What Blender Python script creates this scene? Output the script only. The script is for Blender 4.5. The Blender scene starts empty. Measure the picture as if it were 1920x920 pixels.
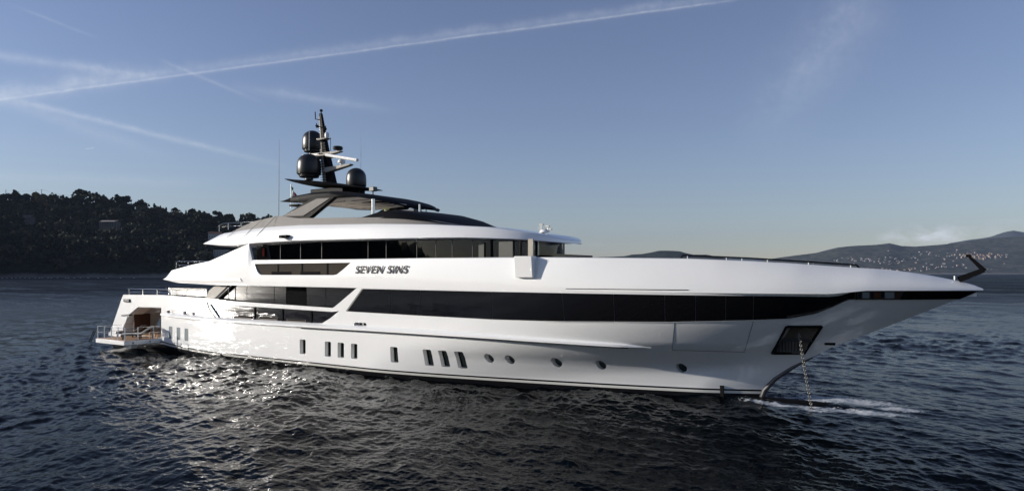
import bpy, bmesh, math, random
import numpy as np
from mathutils import Vector
R = math.radians
SC = bpy.context.scene
COL = SC.collection
rng = random.Random(7)
nrng = np.random.default_rng(11)

# ------------------------------------------------------------------ camera, sky, sun, exposure
F, HZ, CH, TH = 1280.0, 512.0, 5.4, R(33)          # focal length in photo pixels, horizon row, eye height, heading
SEA = -0.2                                          # mean sea level (ship datum is the boot-top)
FW = np.array([-math.sin(TH), math.cos(TH)]); RT = np.array([math.cos(TH), math.sin(TH)])
CX, CY = 46.3136, -31.9669
cam = bpy.data.cameras.new('camera'); camo = bpy.data.objects.new('camera', cam); COL.objects.link(camo)
camo.location = (CX, CY, CH); camo.rotation_euler = (R(90), 0, TH)
cam.sensor_width = 36; cam.lens = 36*F/1920; cam.shift_y = (HZ-460)/1920
cam.clip_start = 0.5; cam.clip_end = 60000
SC.camera = camo

SUN_EL = R(14)
_s = -1.0*RT + 0.012*FW
SUNV = Vector((_s[0]*math.cos(SUN_EL), _s[1]*math.cos(SUN_EL), math.sin(SUN_EL))).normalized()
sun = bpy.data.lights.new('sun', 'SUN'); suno = bpy.data.objects.new('sun', sun); COL.objects.link(suno)
sun.energy = 5.0; sun.angle = R(0.6); sun.color = (1.0, 0.94, 0.855)
suno.rotation_euler = SUNV.to_track_quat('Z', 'Y').to_euler()

world = bpy.data.worlds.new('World'); SC.world = world; world.use_nodes = True
SC.view_settings.view_transform = 'Standard'; SC.view_settings.look = 'None'
SC.view_settings.exposure = 0.28; SC.view_settings.gamma = 1
try: SC.view_settings.use_curve_mapping = False
except Exception: pass
SKY_STRENGTH = 0.100

def pxdir(px, py):
    """unit view direction of a photo pixel (used for things at infinity: contrails, clouds)"""
    d = FW + RT*(px-960)/F
    return Vector((d[0], d[1], (HZ-py)/F)).normalized()

def build_sky():
    nt = world.node_tree; n = nt.nodes; L = nt.links
    bg = n['Background']; bg.inputs[1].default_value = SKY_STRENGTH
    t = n.new('ShaderNodeTexSky'); t.sky_type = 'NISHITA'; t.sun_disc = False
    t.sun_elevation = SUN_EL; t.sun_rotation = math.atan2(SUNV.x, SUNV.y)
    t.altitude = 0; t.air_density = 1.0; t.dust_density = 0.25; t.ozone_density = 2.2
    hs = n.new('ShaderNodeHueSaturation'); hs.inputs['Saturation'].default_value = 0.92; hs.inputs['Hue'].default_value = 0.509
    L.new(t.outputs[0], hs.inputs['Color'])
    tc = n.new('ShaderNodeTexCoord')
    def m(op, a, b=None, c=None, clamp=False):
        q = n.new('ShaderNodeMath'); q.operation = op; q.use_clamp = clamp
        for i, v in enumerate((a, b, c)):
            if v is None: continue
            if isinstance(v, (int, float)): q.inputs[i].default_value = v
            else: L.new(v, q.inputs[i])
        return q.outputs[0]
    def dot(v):
        q = n.new('ShaderNodeVectorMath'); q.operation = 'DOT_PRODUCT'
        L.new(tc.outputs['Generated'], q.inputs[0]); q.inputs[1].default_value = v
        return q.outputs['Value']
    def noise(scale, detail, rough, off=0, stretch=(1, 1, 1)):
        mp = n.new('ShaderNodeMapping'); mp.inputs['Location'].default_value = (off, off*.7, 0); mp.inputs['Scale'].default_value = stretch
        L.new(tc.outputs['Generated'], mp.inputs[0])
        q = n.new('ShaderNodeTexNoise'); q.inputs['Scale'].default_value = scale; q.inputs['Detail'].default_value = detail; q.inputs['Roughness'].default_value = rough
        L.new(mp.outputs[0], q.inputs['Vector']); return q.outputs['Fac']
    wisp = noise(26, 6, .68)
    fine = noise(90, 5, .65, 3)
    total = None
    # contrails: end points seen in the sky, width (rad), strength, fraction of soft fade at each end, side spread
    trails = [((-60, 195), (1420, -5), .0014, .25, .02, .15), ((-60, 187), (1420, -13), .0060, .14, .02, .15), ((-80, 190), (330, 128), .012, .20, .02, .5),
              ((1395, 280), (1655, -30), .034, .13, .5, .15), ((-60, 96), (330, 150), .0050, .22, .05, .4), ((20, 186), (560, 318), .0035, .24, .05, .4),
              ((290, 108), (500, 196), .0022, .13, .2, .4), ((420, 160), (760, 210), .0060, .14, .3, .4), ((-60, 165), (340, 305), .008, .12, .2, .5),
              ((10, 5), (190, 75), .0016, .10, .3, .3), ((-40, 330), (420, 345), .006, .10, .2, .4), ((158, 279.5), (178, 277), .0007, .35, .2, .2)]
    for k, (a, b, w, s, f0, f1) in enumerate(trails):
        if a[0] <= -40: a = (a[0]-900, a[1]-900*(b[1]-a[1])/(b[0]-a[0])); f0 = .3; f1 *= .35
        da, db = pxdir(*a), pxdir(*b)
        nn = da.cross(db).normalized(); mid = (da+db).normalized()
        along = (db - da).normalized(); half = (db-mid).dot(along)
        d = dot(nn); u = dot(along)
        # wobble the line a little with noise so that its edges fray
        d = m('ADD', d, m('MULTIPLY', m('SUBTRACT', wisp, .5), w*2.2))
        g = m('POWER', 2.718, m('MULTIPLY', m('POWER', m('ABSOLUTE', m('DIVIDE', d, w)), 1.7), -1.0))
        u0 = -half + mid.dot(along)
        q = m('DIVIDE', m('SUBTRACT', u, u0), 2*half)
        e0 = m('DIVIDE', q, f0, clamp=True); e1 = m('DIVIDE', m('SUBTRACT', 1.0, q), f1, clamp=True)
        front = m('GREATER_THAN', dot(mid), 0.2)
        mod = m('MULTIPLY_ADD', m('MULTIPLY', fine, wisp), 2.6, .18)
        v = m('MULTIPLY', m('MULTIPLY', m('MULTIPLY', m('MULTIPLY', g, e0), e1), m('MULTIPLY', front, s)), mod)
        total = v if total is None else m('ADD', total, v)
    # small cumulus over the far coast
    puff = noise(34, 7, .6, 9, (1, 1, 1.8))
    for (px, py, rx, ry, s) in ((1712, 441, .035, .012, .5), (1765, 436, .026, .012, .75), (1745, 447, .05, .010, .25), (1868, 438, .018, .007, .36), (1125, 459, .018, .005, .14), (1280, 464, .01, .004, .10), (1900, 420, .03, .01, .12)):
        c = pxdir(px, py); right = Vector((RT[0], RT[1], 0)); up = Vector((0, 0, 1))
        dx = m('DIVIDE', m('SUBTRACT', dot(right), c.dot(right)), rx); dz = m('DIVIDE', m('SUBTRACT', dot(up), c.dot(up)), ry)
        rr = m('ADD', m('MULTIPLY', dx, dx), m('MULTIPLY', dz, dz))
        g = m('SUBTRACT', 1.0, m('MULTIPLY', rr, .55))
        v = m('MULTIPLY', m('SUBTRACT', m('ADD', m('MULTIPLY', g, .75), m('MULTIPLY', m('SUBTRACT', puff, .5), 3.2)), .25, clamp=True), s)
        v = m('MULTIPLY', v, m('MULTIPLY', m('ADD', g, .1, clamp=True), m('GREATER_THAN', dot(c), .3)))
        total = m('ADD', total, v)
    total = m('MINIMUM', m('MULTIPLY', total, .85), .85)
    mix = n.new('ShaderNodeMix'); mix.data_type = 'RGBA'
    tint = n.new('ShaderNodeMix'); tint.data_type = 'RGBA'; tint.blend_type = 'MULTIPLY'; tint.inputs[0].default_value = 1; tint.inputs[7].default_value = (1.0, .955, 1.05, 1); L.new(hs.outputs[0], tint.inputs[6])
    L.new(total, mix.inputs[0]); L.new(tint.outputs[2], mix.inputs[6]); mix.inputs[7].default_value = (7.6, 7.9, 8.4, 1)
    L.new(mix.outputs[2], bg.inputs[0])
build_sky()

cy = SC.cycles
cy.use_denoising = True; cy.max_bounces = 10; cy.glossy_bounces = 5; cy.transparent_max_bounces = 16; cy.transmission_bounces = 6
cy.diffuse_bounces = 3; cy.volume_bounces = 0
cy.caustics_reflective = True; cy.caustics_refractive = False; cy.sample_clamp_indirect = 45; cy.sample_clamp_direct = 0; cy.blur_glossy = 0.0
try: cy.volume_step_rate = 10; cy.volume_max_steps = 32
except Exception: pass

# ------------------------------------------------------------------ materials
def mat(name, col, rough=.5, metal=0, coat=0, ior=1.5, coat_rough=.03, noise=None, bump=None, spec=.5):
    m = bpy.data.materials.new(name); m.use_nodes = True
    nt = m.node_tree; b = nt.nodes['Principled BSDF']
    b.inputs['Base Color'].default_value = (*col, 1); b.inputs['Roughness'].default_value = rough
    b.inputs['Specular IOR Level'].default_value = spec; b.inputs['Metallic'].default_value = metal; b.inputs['IOR'].default_value = ior
    b.inputs['Coat Weight'].default_value = coat; b.inputs['Coat Roughness'].default_value = coat_rough
    if noise or bump:
        tc = nt.nodes.new('ShaderNodeTexCoord')
    if noise:
        sc, lo, hi = noise[:3]
        mp = nt.nodes.new('ShaderNodeMapping'); mp.inputs['Scale'].default_value = noise[3] if len(noise) > 3 else (1, 1, 1)
        nz = nt.nodes.new('ShaderNodeTexNoise'); nz.inputs['Scale'].default_value = sc; nz.inputs['Detail'].default_value = 5
        r = nt.nodes.new('ShaderNodeMix'); r.data_type = 'RGBA'
        r.inputs[6].default_value = (*[c*lo for c in col], 1); r.inputs[7].default_value = (*[min(1, c*hi) for c in col], 1)
        nt.links.new(tc.outputs['Object'], mp.inputs[0]); nt.links.new(mp.outputs[0], nz.inputs['Vector'])
        nt.links.new(nz.outputs['Fac'], r.inputs[0]); nt.links.new(r.outputs[2], b.inputs['Base Color'])
    if bump:
        sc, st, di = bump
        nz = nt.nodes.new('ShaderNodeTexNoise'); nz.inputs['Scale'].default_value = sc; nz.inputs['Detail'].default_value = 3
        bp = nt.nodes.new('ShaderNodeBump'); bp.inputs['Strength'].default_value = st; bp.inputs['Distance'].default_value = di
        nt.links.new(tc.outputs['Object'], nz.inputs['Vector']); nt.links.new(nz.outputs['Fac'], bp.inputs['Height']); nt.links.new(bp.outputs[0], b.inputs['Normal'])
    return m
M = {}
M['white'] = mat('white gelcoat', (.80, .795, .775), .42, spec=.25, coat=.95, coat_rough=.03, noise=(.6, .97, 1.03), bump=(.45, .035, .05))
M['band'] = mat('black hull glass', (.006, .006, .007), .03, ior=1.55, bump=(.35, .02, .05))
M['glass'] = mat('dark mirror glass', (.008, .008, .009), .025, ior=1.75)
M['portglass'] = mat('port glass', (.02, .032, .032), .03, ior=1.5)
M['black'] = mat('black satin paint', (.003, .003, .0035), .6, noise=(2, .8, 1.2), spec=.1)
M['matt'] = mat('black matt rubber', (.01, .01, .01), .9, spec=.04)
M['dome'] = mat('black radome shell', (.012, .012, .012), .36, noise=(3, .8, 1.2))
M['grey'] = mat('warm grey metallic paint', (.22, .208, .192), .6, spec=.12, noise=(2, .93, 1.07))
M['greydark'] = mat('dark grey paint', (.035, .035, .038), .4, coat=.1, noise=(2, .9, 1.1))
M['steel'] = mat('polished steel', (.72, .71, .69), .16, metal=1, noise=(6, .85, 1.1))
M['steeldull'] = mat('galvanised steel', (.30, .29, .27), .45, metal=1, noise=(9, .6, 1.2))
M['ceil'] = mat('pale ceiling panels', (.84, .80, .75), .5, noise=(2, .96, 1.04))
M['cream'] = mat('cream cushion', (.68, .63, .54), .8, noise=(12, .92, 1.05), bump=(40, .2, .01))
M['taupe'] = mat('taupe cushion', (.13, .11, .095), .8, noise=(12, .9, 1.1))
M['wood'] = mat('dark walnut panel', (.085, .035, .02), .35, coat=.4, noise=(5, .6, 1.3, (1, 1, 6)))
M['interior'] = mat('dim interior', (.05, .045, .04), .7)
M['curtain'] = mat('beige curtain', (.42, .38, .31), .9, noise=(6, .85, 1.1, (6, 6, .5)))
M['greyport'] = mat('grey shutter', (.22, .25, .26), .6, spec=.1)
M['portlite'] = mat('white dome plastic', (.75, .75, .73), .35)

def teak():
    m = bpy.data.materials.new('teak planks'); m.use_nodes = True; nt = m.node_tree; b = nt.nodes['Principled BSDF']
    tc = nt.nodes.new('ShaderNodeTexCoord'); sp = nt.nodes.new('ShaderNodeSeparateXYZ'); nt.links.new(tc.outputs['Object'], sp.inputs[0])
    w = nt.nodes.new('ShaderNodeMath'); w.operation = 'FRACT'; ml = nt.nodes.new('ShaderNodeMath'); ml.operation = 'MULTIPLY'; ml.inputs[1].default_value = 9
    nt.links.new(sp.outputs['Y'], ml.inputs[0]); nt.links.new(ml.outputs[0], w.inputs[0])
    g = nt.nodes.new('ShaderNodeMath'); g.operation = 'GREATER_THAN'; g.inputs[1].default_value = .08; nt.links.new(w.outputs[0], g.inputs[0])
    nz = nt.nodes.new('ShaderNodeTexNoise'); nz.inputs['Scale'].default_value = 3
    mp = nt.nodes.new('ShaderNodeMapping'); mp.inputs['Scale'].default_value = (1, 9, 1); nt.links.new(tc.outputs['Object'], mp.inputs[0]); nt.links.new(mp.outputs[0], nz.inputs['Vector'])
    r = nt.nodes.new('ShaderNodeMix'); r.data_type = 'RGBA'; r.inputs[6].default_value = (.40, .23, .12, 1); r.inputs[7].default_value = (.56, .36, .21, 1)
    nt.links.new(nz.outputs['Fac'], r.inputs[0])
    r2 = nt.nodes.new('ShaderNodeMix'); r2.data_type = 'RGBA'; r2.inputs[6].default_value = (.03, .025, .02, 1)
    nt.links.new(g.outputs[0], r2.inputs[0]); nt.links.new(r.outputs[2], r2.inputs[7]); nt.links.new(r2.outputs[2], b.inputs['Base Color'])
    b.inputs['Roughness'].default_value = .6
    return m
M['teak'] = teak()

def tinted(name, tint, ior=1.5):
    m = bpy.data.materials.new(name); m.use_nodes = True; nt = m.node_tree; n = nt.nodes; n.remove(n['Principled BSDF'])
    tr = n.new('ShaderNodeBsdfTransparent'); tr.inputs[0].default_value = (*tint, 1)
    gl = n.new('ShaderNodeBsdfGlossy'); gl.inputs['Roughness'].default_value = .015; gl.inputs[0].default_value = (.95, .95, .95, 1)
    fr = n.new('ShaderNodeFresnel'); fr.inputs[0].default_value = ior
    mx = n.new('ShaderNodeMixShader'); nt.links.new(fr.outputs[0], mx.inputs[0]); nt.links.new(tr.outputs[0], mx.inputs[1]); nt.links.new(gl.outputs[0], mx.inputs[2])
    nt.links.new(mx.outputs[0], n['Material Output'].inputs[0])
    return m
M['clear'] = tinted('bridge glass', (.42, .45, .46), 1.6)
M['pale'] = tinted('windbreak glass', (.80, .86, .86), 1.55)
M['upper'] = tinted('upper deck glass', (.17, .17, .165), 1.6)
M['smoke'] = tinted('smoked glass', (.10, .095, .09), 1.6)
M['bronze'] = mat('bronze glass', (.055, .048, .038), .08, ior=1.5)

M['white'].node_tree.nodes['Principled BSDF'].inputs['Coat IOR'].default_value = 1.75
def hull_mat():
    """white topsides with black line, pale stripe and dark bottom paint below it (paint pattern by height)"""
    m = M['white'].copy(); m.name = 'hull paint'; nt = m.node_tree; n = nt.nodes; L = nt.links; b = n['Principled BSDF']
    white_src = b.inputs['Base Color'].links[0].from_socket
    tc = n.new('ShaderNodeTexCoord'); sp = n.new('ShaderNodeSeparateXYZ'); L.new(tc.outputs['Object'], sp.inputs[0])
    def mm(op, a, b_, clamp=False):
        q = n.new('ShaderNodeMath'); q.operation = op; q.use_clamp = clamp
        for i, v in enumerate((a, b_)):
            if isinstance(v, (int, float)): q.inputs[i].default_value = v
            else: L.new(v, q.inputs[i])
        return q.outputs[0]
    up = mm('MULTIPLY', mm('POWER', mm('DIVIDE', mm('SUBTRACT', 4.5, sp.outputs['X']), 6.0, True), 1.6), .34)
    z = mm('SUBTRACT', sp.outputs['Z'], up)
    a = mm('LESS_THAN', z, .165); c = mm('LESS_THAN', z, .085); d = mm('LESS_THAN', z, -.03)
    def mixc(f, s0, col):
        q = n.new('ShaderNodeMix'); q.data_type = 'RGBA'; L.new(f, q.inputs[0]); L.new(s0, q.inputs[6]); q.inputs[7].default_value = (*col, 1); return q.outputs[2]
    s = mixc(a, white_src, (.006, .006, .008)); s = mixc(c, s, (.62, .61, .56)); s = mixc(d, s, (.008, .008, .010))
    L.new(s, b.inputs['Base Color'])
    return m
M['hull'] = hull_mat()

# ------------------------------------------------------------------ mesh helpers
class MB:
    def __init__(s): s.v = []; s.f = []; s.mi = []
    def add(s, vs, fs, mi=0):
        o = len(s.v); s.v += [tuple(float(c) for c in p) for p in vs]; s.f += [tuple(i+o for i in f) for f in fs]; s.mi += [mi]*len(fs); return s
    def box(s, x0, x1, y0, y1, z0, z1, mi=0):
        return s.add([(x0, y0, z0), (x1, y0, z0), (x1, y1, z0), (x0, y1, z0), (x0, y0, z1), (x1, y0, z1), (x1, y1, z1), (x0, y1, z1)],
                     [(0, 3, 2, 1), (4, 5, 6, 7), (0, 1, 5, 4), (1, 2, 6, 5), (2, 3, 7, 6), (3, 0, 4, 7)], mi)
    def tube(s, pts, r, n=8, mi=0, flat=1.0):
        P = [Vector(p) for p in pts]; rs = r if isinstance(r, (list, tuple)) else [r]*len(P)
        vs = []; fs = []
        for i, p in enumerate(P):
            t = (P[min(i+1, len(P)-1)]-P[max(i-1, 0)]).normalized()
            a = t.cross(Vector((0, 0, 1)))
            if a.length < 1e-3: a = Vector((1, 0, 0))
            a.normalize(); b = a.cross(t).normalized()
            for k in range(n):
                an = 2*math.pi*k/n; q = p + a*math.cos(an)*rs[i] + b*math.sin(an)*rs[i]*flat; vs.append(q)
        for i in range(len(P)-1):
            for k in range(n):
                fs.append((i*n+k, i*n+(k+1) % n, (i+1)*n+(k+1) % n, (i+1)*n+k))
        fs.append(tuple(range(n-1, -1, -1))); fs.append(tuple(range((len(P)-1)*n, len(P)*n)))
        return s.add(vs, fs, mi)
    def lathe(s, prof, c, n=24, mi=0, axis=None):
        vs = []; fs = []
        for (r, z) in prof:
            for k in range(n):
                a = 2*math.pi*k/n; vs.append((c[0]+r*math.cos(a), c[1]+r*math.sin(a), c[2]+z))
        for i in range(len(prof)-1):
            for k in range(n): fs.append((i*n+k, i*n+(k+1) % n, (i+1)*n+(k+1) % n, (i+1)*n+k))
        fs.append(tuple(range(n-1, -1, -1))); fs.append(tuple(range((len(prof)-1)*n, len(prof)*n)))
        return s.add(vs, fs, mi)
    def prism(s, pts, y0, y1, mi=0):
        """side-view polygon (x,z) extruded from y0 to y1"""
        n = len(pts); vs = [(x, y0, z) for x, z in pts]+[(x, y1, z) for x, z in pts]
        fs = [tuple(range(n)), tuple(range(2*n-1, n-1, -1))]+[(i, i+n, (i+1) % n+n, (i+1) % n) for i in range(n)]
        return s.add(vs, fs, mi)
    def lean(s, pts, f0, f1, mi=0):
        """side-view polygon extruded between two surfaces y = f(z) (faces that lean with the hull side)"""
        n = len(pts); vs = [(x, f0(z), z) for x, z in pts]+[(x, f1(z), z) for x, z in pts]
        fs = [tuple(range(n)), tuple(range(2*n-1, n-1, -1))]+[(i, i+n, (i+1) % n+n, (i+1) % n) for i in range(n)]
        return s.add(vs, fs, mi)
    def slab(s, pts, z0, z1, mi=0):
        n = len(pts); vs = [(x, y, z0) for x, y in pts]+[(x, y, z1) for x, y in pts]
        fs = [tuple(range(n)), tuple(range(2*n-1, n-1, -1))]+[(i, i+n, (i+1) % n+n, (i+1) % n) for i in range(n)]
        return s.add(vs, fs, mi)
    def loft(s, secs, cap=True, closed=True, mi=0):
        n = len(secs[0]); vs = [p for q in secs for p in q]; fs = []
        for i in range(len(secs)-1):
            for k in range(n if closed else n-1): fs.append((i*n+k, i*n+(k+1) % n, (i+1)*n+(k+1) % n, (i+1)*n+k))
        if cap: fs.append(tuple(range(n-1, -1, -1))); fs.append(tuple(range((len(secs)-1)*n, len(secs)*n)))
        return s.add(vs, fs, mi)
    def build(s, name, m, parent=None, smooth=30, bevel=0, weld=True, fixn=True):
        me = bpy.data.meshes.new(name); me.from_pydata(s.v, [], s.f)
        ms = m if isinstance(m, (list, tuple)) else [m]
        for q in ms: me.materials.append(q)
        if len(ms) > 1: me.polygons.foreach_set('material_index', s.mi)
        if weld or fixn:
            bm = bmesh.new(); bm.from_mesh(me)
            if weld: bmesh.ops.remove_doubles(bm, verts=bm.verts, dist=1e-5); bmesh.ops.dissolve_degenerate(bm, edges=bm.edges, dist=1e-6)
            if fixn: bmesh.ops.recalc_face_normals(bm, faces=bm.faces)
            bm.to_mesh(me); bm.free()
        if smooth:
            me.polygons.foreach_set('use_smooth', [True]*len(me.polygons)); me.set_sharp_from_angle(angle=R(smooth))
        o = bpy.data.objects.new(name, me); COL.objects.link(o)
        if bevel:
            bv = o.modifiers.new('bevel', 'BEVEL'); bv.width = bevel; bv.segments = 2; bv.limit_method = 'ANGLE'; bv.angle_limit = R(40); bv.harden_normals = False
        if parent: o.parent = parent
        return o
def empty(name, loc=(0, 0, 0), rz=0):
    o = bpy.data.objects.new(name, None); COL.objects.link(o); o.location = loc; o.rotation_euler = (0, 0, rz); return o
def tag(o, label=None, cat=None, group=None, kind=None):
    if label: o['label'] = label
    if cat: o['category'] = cat
    if group: o['group'] = group
    if kind: o['kind'] = kind
    return o
def copy_tree(o, parent=None):
    c = o.copy(); COL.objects.link(c); c.parent = parent
    for ch in list(o.children): copy_tree(ch, c)
    return c
def ip(x, pts):
    return float(np.interp(x, [p[0] for p in pts], [p[1] for p in pts]))
def sst(a, b, x):
    t = min(1, max(0, (x-a)/(b-a))); return t*t*(3-2*t)
def boolean(o, cut):
    md = o.modifiers.new('b', 'BOOLEAN'); md.operation = 'DIFFERENCE'; md.solver = 'EXACT'; md.object = cut
    dg = bpy.context.evaluated_depsgraph_get(); me = bpy.data.meshes.new_from_object(o.evaluated_get(dg))
    o.modifiers.remove(md); old = o.data; o.data = me; bpy.data.meshes.remove(old); me.name = o.name
    cm = cut.data; bpy.data.objects.remove(cut); bpy.data.meshes.remove(cm)
    me.polygons.foreach_set('use_smooth', [True]*len(me.polygons)); me.set_sharp_from_angle(angle=R(28))

# world point on the plane y = Y seen in direction (px,py) - only a ruler for reading sizes off the photograph
def at(px, py, Y):
    d = FW + RT*(px-960)/F; s = (Y-CY)/d[1]
    return CX+d[0]*s, CH-(py-HZ)/F*s
def P(px, py, Y):
    x, z = at(px, py, Y); return (x, Y, z)
def W(l, d, z):
    return (CX+RT[0]*l+FW[0]*d, CY+RT[1]*l+FW[1]*d, z)

# ------------------------------------------------------------------ hull lines
STEM = [(-1.6, 38.6), (-.2, 38.95), (.15, 39.05), (.68, 39.5), (1.26, 40.25), (2.22, 41.85), (3.3, 44.15), (4.42, 46.45), (4.72, 47.0), (7.5, 47.0)]
LL = [(-1.6, 20), (.15, 20), (1.1, 20), (2.27, 19), (3.3, 18.5), (4.6, 18.5)]
PP = [(-1.6, 1.5), (.15, 1.5), (1.1, 1.78), (2.27, 2.7), (3.3, 2.7), (4.6, 2.6)]
STERN = [(-1.6, -8.6), (.3, -9.3), (.75, -9.3), (1.5, -8.75), (2.6, -8.0), (3.5, -7.4), (3.85, -7.1), (8, -7.1)]
def b(x, z):
    xs, l, p = ip(z, STEM), ip(z, LL), ip(z, PP)
    t = (xs-x)/l
    if t <= 0: return 0.0
    v = 4.6*(1-(1-min(t, 1))**p)
    if x < 7: v -= .35*((7-x)/16)**1.5
    if x > 25:
        zc = ip(x, [(25, .1), (33, .72), (36.5, 1.0), (41, 1.7)]); w = .34*sst(25, 34, x)*min(1, (xs-x)/2.5)
        dz = zc-max(z, 0); v += w*(dz if dz > .06 else (dz+.06)**2/.24 if dz > -.06 else 0)
    if z < .15: v *= math.sqrt(max(0, 1-((.15-z)/1.75)**2))
    return v
def zseam(x): return 4.58+.14*sst(42.2, 43.4, x)
def hp(px, py, off=0.0):
    """point on the starboard hull side under a photo pixel"""
    Y = -4.6
    for _ in range(25):
        x, z = at(px, py, Y); Y = Y*.4 + .6*-b(x, z)
    x, z = at(px, py, Y-off); return (x, Y-off, z)
TOPL = [(-7.3, 3.76), (-1.6, 3.84), (4.8, 3.69), (6.5, 3.59), (11.3, 3.5), (16.25, 3.40), (18.15, 4.58), (60, 4.58)]
def ztop(x): return ip(x, TOPL) if x < 20 else zseam(x)
DECKL = [(-9, 3.05), (.3, 3.05), (.4, 2.38), (16.6, 2.38), (18.3, 4.4), (48, 4.5)]

yacht = empty('motor_yacht', (20, 0, SEA))
tag(yacht, 'large white three-deck motor yacht with black window bands lying at anchor', 'yacht')
OFF = Vector((-20, 0, -SEA))
def yp(mb, name, m, parent=None, **k):
    """part of the yacht (mesh given in ship coordinates)"""
    par = parent or yacht
    o = mb.build(name, m, None, **k)
    o.parent = par
    if par is yacht: o.location = OFF
    return o

def build_hull():
    ts = np.concatenate([np.linspace(0, .30, 34)[:-1], np.linspace(.30, .41, 12)[:-1], np.linspace(.41, .50, 50)[:-1], np.linspace(.50, .72, 24)[:-1], np.linspace(.72, 1, 52)])
    zs = [-1.6, -1.2, -.8, -.45, -.2, -.05, .06, .15, .3, .5, .7, .9, 1.1, 1.35, 1.6, 1.85, 2.1, 2.27, 2.4, 2.7, 3.0, 3.3, 3.6, 3.9, 4.2, 4.4, 4.58]
    secs = []
    for t in ts:
        zt = 3.6
        for _ in range(30):
            x0 = ip(zt, STERN); zt = .7*zt+.3*ztop(x0+t*(ip(zt, STEM)-x0))
        half = []
        for z in zs:
            zz = z if z <= 2.27 else 2.27+(z-2.27)/(4.58-2.27)*(zt-2.27)
            x0 = ip(zz, STERN); x = x0+t*(ip(zz, STEM)-x0)
            half.append((x, -b(x, zz), zz))
        x, y, z = half[-1]; zd = min(ip(x, DECKL), z-.02); yi = min(y+.2, 0)
        half.append((x, yi, z)); half.append((x, yi, zd))
        keel = [(half[0][0], 0, half[0][2]-.1)]
        star = keel+half+[(x, 0, zd)]
        port = [(p[0], -p[1], p[2]) for p in reversed(half)]
        secs.append(star+port)
    mb = MB().loft(secs)
    o = yp(mb, 'hull', M['hull'], smooth=28)
    return o

def cutter(fn):
    mb = MB(); fn(mb); o = mb.build('cutter', M['white'], None, smooth=0); o.location = OFF+yacht.location; return o
PORTS = [(562, 636, 573, 663), (609, 640, 620.5, 668), (633, 642, 645, 670), (658, 644, 670, 672), (732, 650, 746, 679), (795, 655, 811, 685), (825, 657, 841, 687), (856, 659, 873, 690)]
ROUNDS = [(917, 671, 8), (956, 673.5, 8.2), (1044, 679, 9.2), (1127, 683.5, 9.4), (1278, 689, 10)]
SLOTS = [(313, 582, 325.5, 587), (344, 584, 357, 589.5), (361, 585.6, 375, 591.2)]
STERNPORTS = [(316.6, 611.5, 323.3, 634.5), (331.3, 613.5, 338, 637), (346, 615.5, 353, 639)]
def rrect(x0, x1, z0, z1, r, n=4):
    out = []
    for (cx, cz, a0) in ((x1-r, z1-r, 0), (x0+r, z1-r, 90), (x0+r, z0+r, 180), (x1-r, z0+r, 270)):
        for k in range(n+1):
            a = R(a0+90*k/n); out.append((cx+r*math.cos(a), cz+r*math.sin(a)))
    return out
def pxrect(x0, y0, x1, y1):
    a = hp(x0, (y0+y1)/2); c = hp(x1, (y0+y1)/2); m = (x0+x1)/2; t = hp(m, y0); bo = hp(m, y1)
    return a[0], c[0], bo[2], t[2], (t[1]+bo[1])/2
def side(px, y0, y1):
    t, bo = hp(px, y0), hp(px, y1); k = (t[1]-bo[1])/(t[2]-bo[2])
    return lambda off: (lambda z: bo[1]+k*(z-bo[2])+off)
BEACH = [(-7.35, .74), (-7.2, 1.25), (-6.45, 2.2), (-5.0, 2.88), (-1.72, 2.93), (-1.72, .74)]
LOWOP = [(4.25, 3.36), (5.3, 2.45), (5.6, 2.40), (14.5, 2.40), (15.35, 2.50), (16.0, 2.80), (16.75, 3.25), (16.2, 3.18), (8, 3.30)]
hull = build_hull()
def cut_all():
    def f(mb):
        for q in PORTS:
            x0, x1, z0, z1, y = pxrect(*q); S_ = side((q[0]+q[2])/2, q[1], q[3]); mb.lean(rrect(x0, x1, z0, z1, .07), S_(-.5), S_(.34))
        for (px, py, r) in ROUNDS:
            c = hp(px, py); rr = abs(hp(px+r, py)[0]-hp(px-r, py)[0])/2
            S_ = side(px, py-r, py+r); mb.lean([(c[0]+rr*math.cos(2*math.pi*k/28), c[2]+rr*math.sin(2*math.pi*k/28)) for k in range(28)], S_(-.5), S_(.36))
        for q in SLOTS:
            x0, x1, z0, z1, y = pxrect(*q); mb.prism(rrect(x0, x1, z0, z1, .02), y-.4, y+.15)
        for q in STERNPORTS:
            x0, x1, z0, z1, y = pxrect(*q); mb.prism(rrect(x0, x1, z0, z1, .06), y-.4, y+.04)
        x0, x1, z0, z1, y = pxrect(664, 604.5, 687, 614); mb.prism(rrect(x0, x1, z0, z1, .1), y-.4, y+.3)
        # anchor pocket
        q = [hp(*p) for p in ((1475, 612), (1541, 612), (1508, 662), (1448, 662))]
        ym = sum(p[1] for p in q)/4
        mb.prism([(p[0], p[2]) for p in q], -4.5, min(ym+.55, -.12))
        q = pxrect(1545, 642, 1567, 647); mb.prism(rrect(q[0], q[1], q[2], q[3], .01), -3, q[4]+.12)
    boolean(hull, cutter(f))
    boolean(hull, cutter(lambda mb: mb.prism(BEACH, -5.2, 5.2)))
    boolean(hull, cutter(lambda mb: mb.prism(LOWOP, -5.2, -4.2)))
cut_all()

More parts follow.
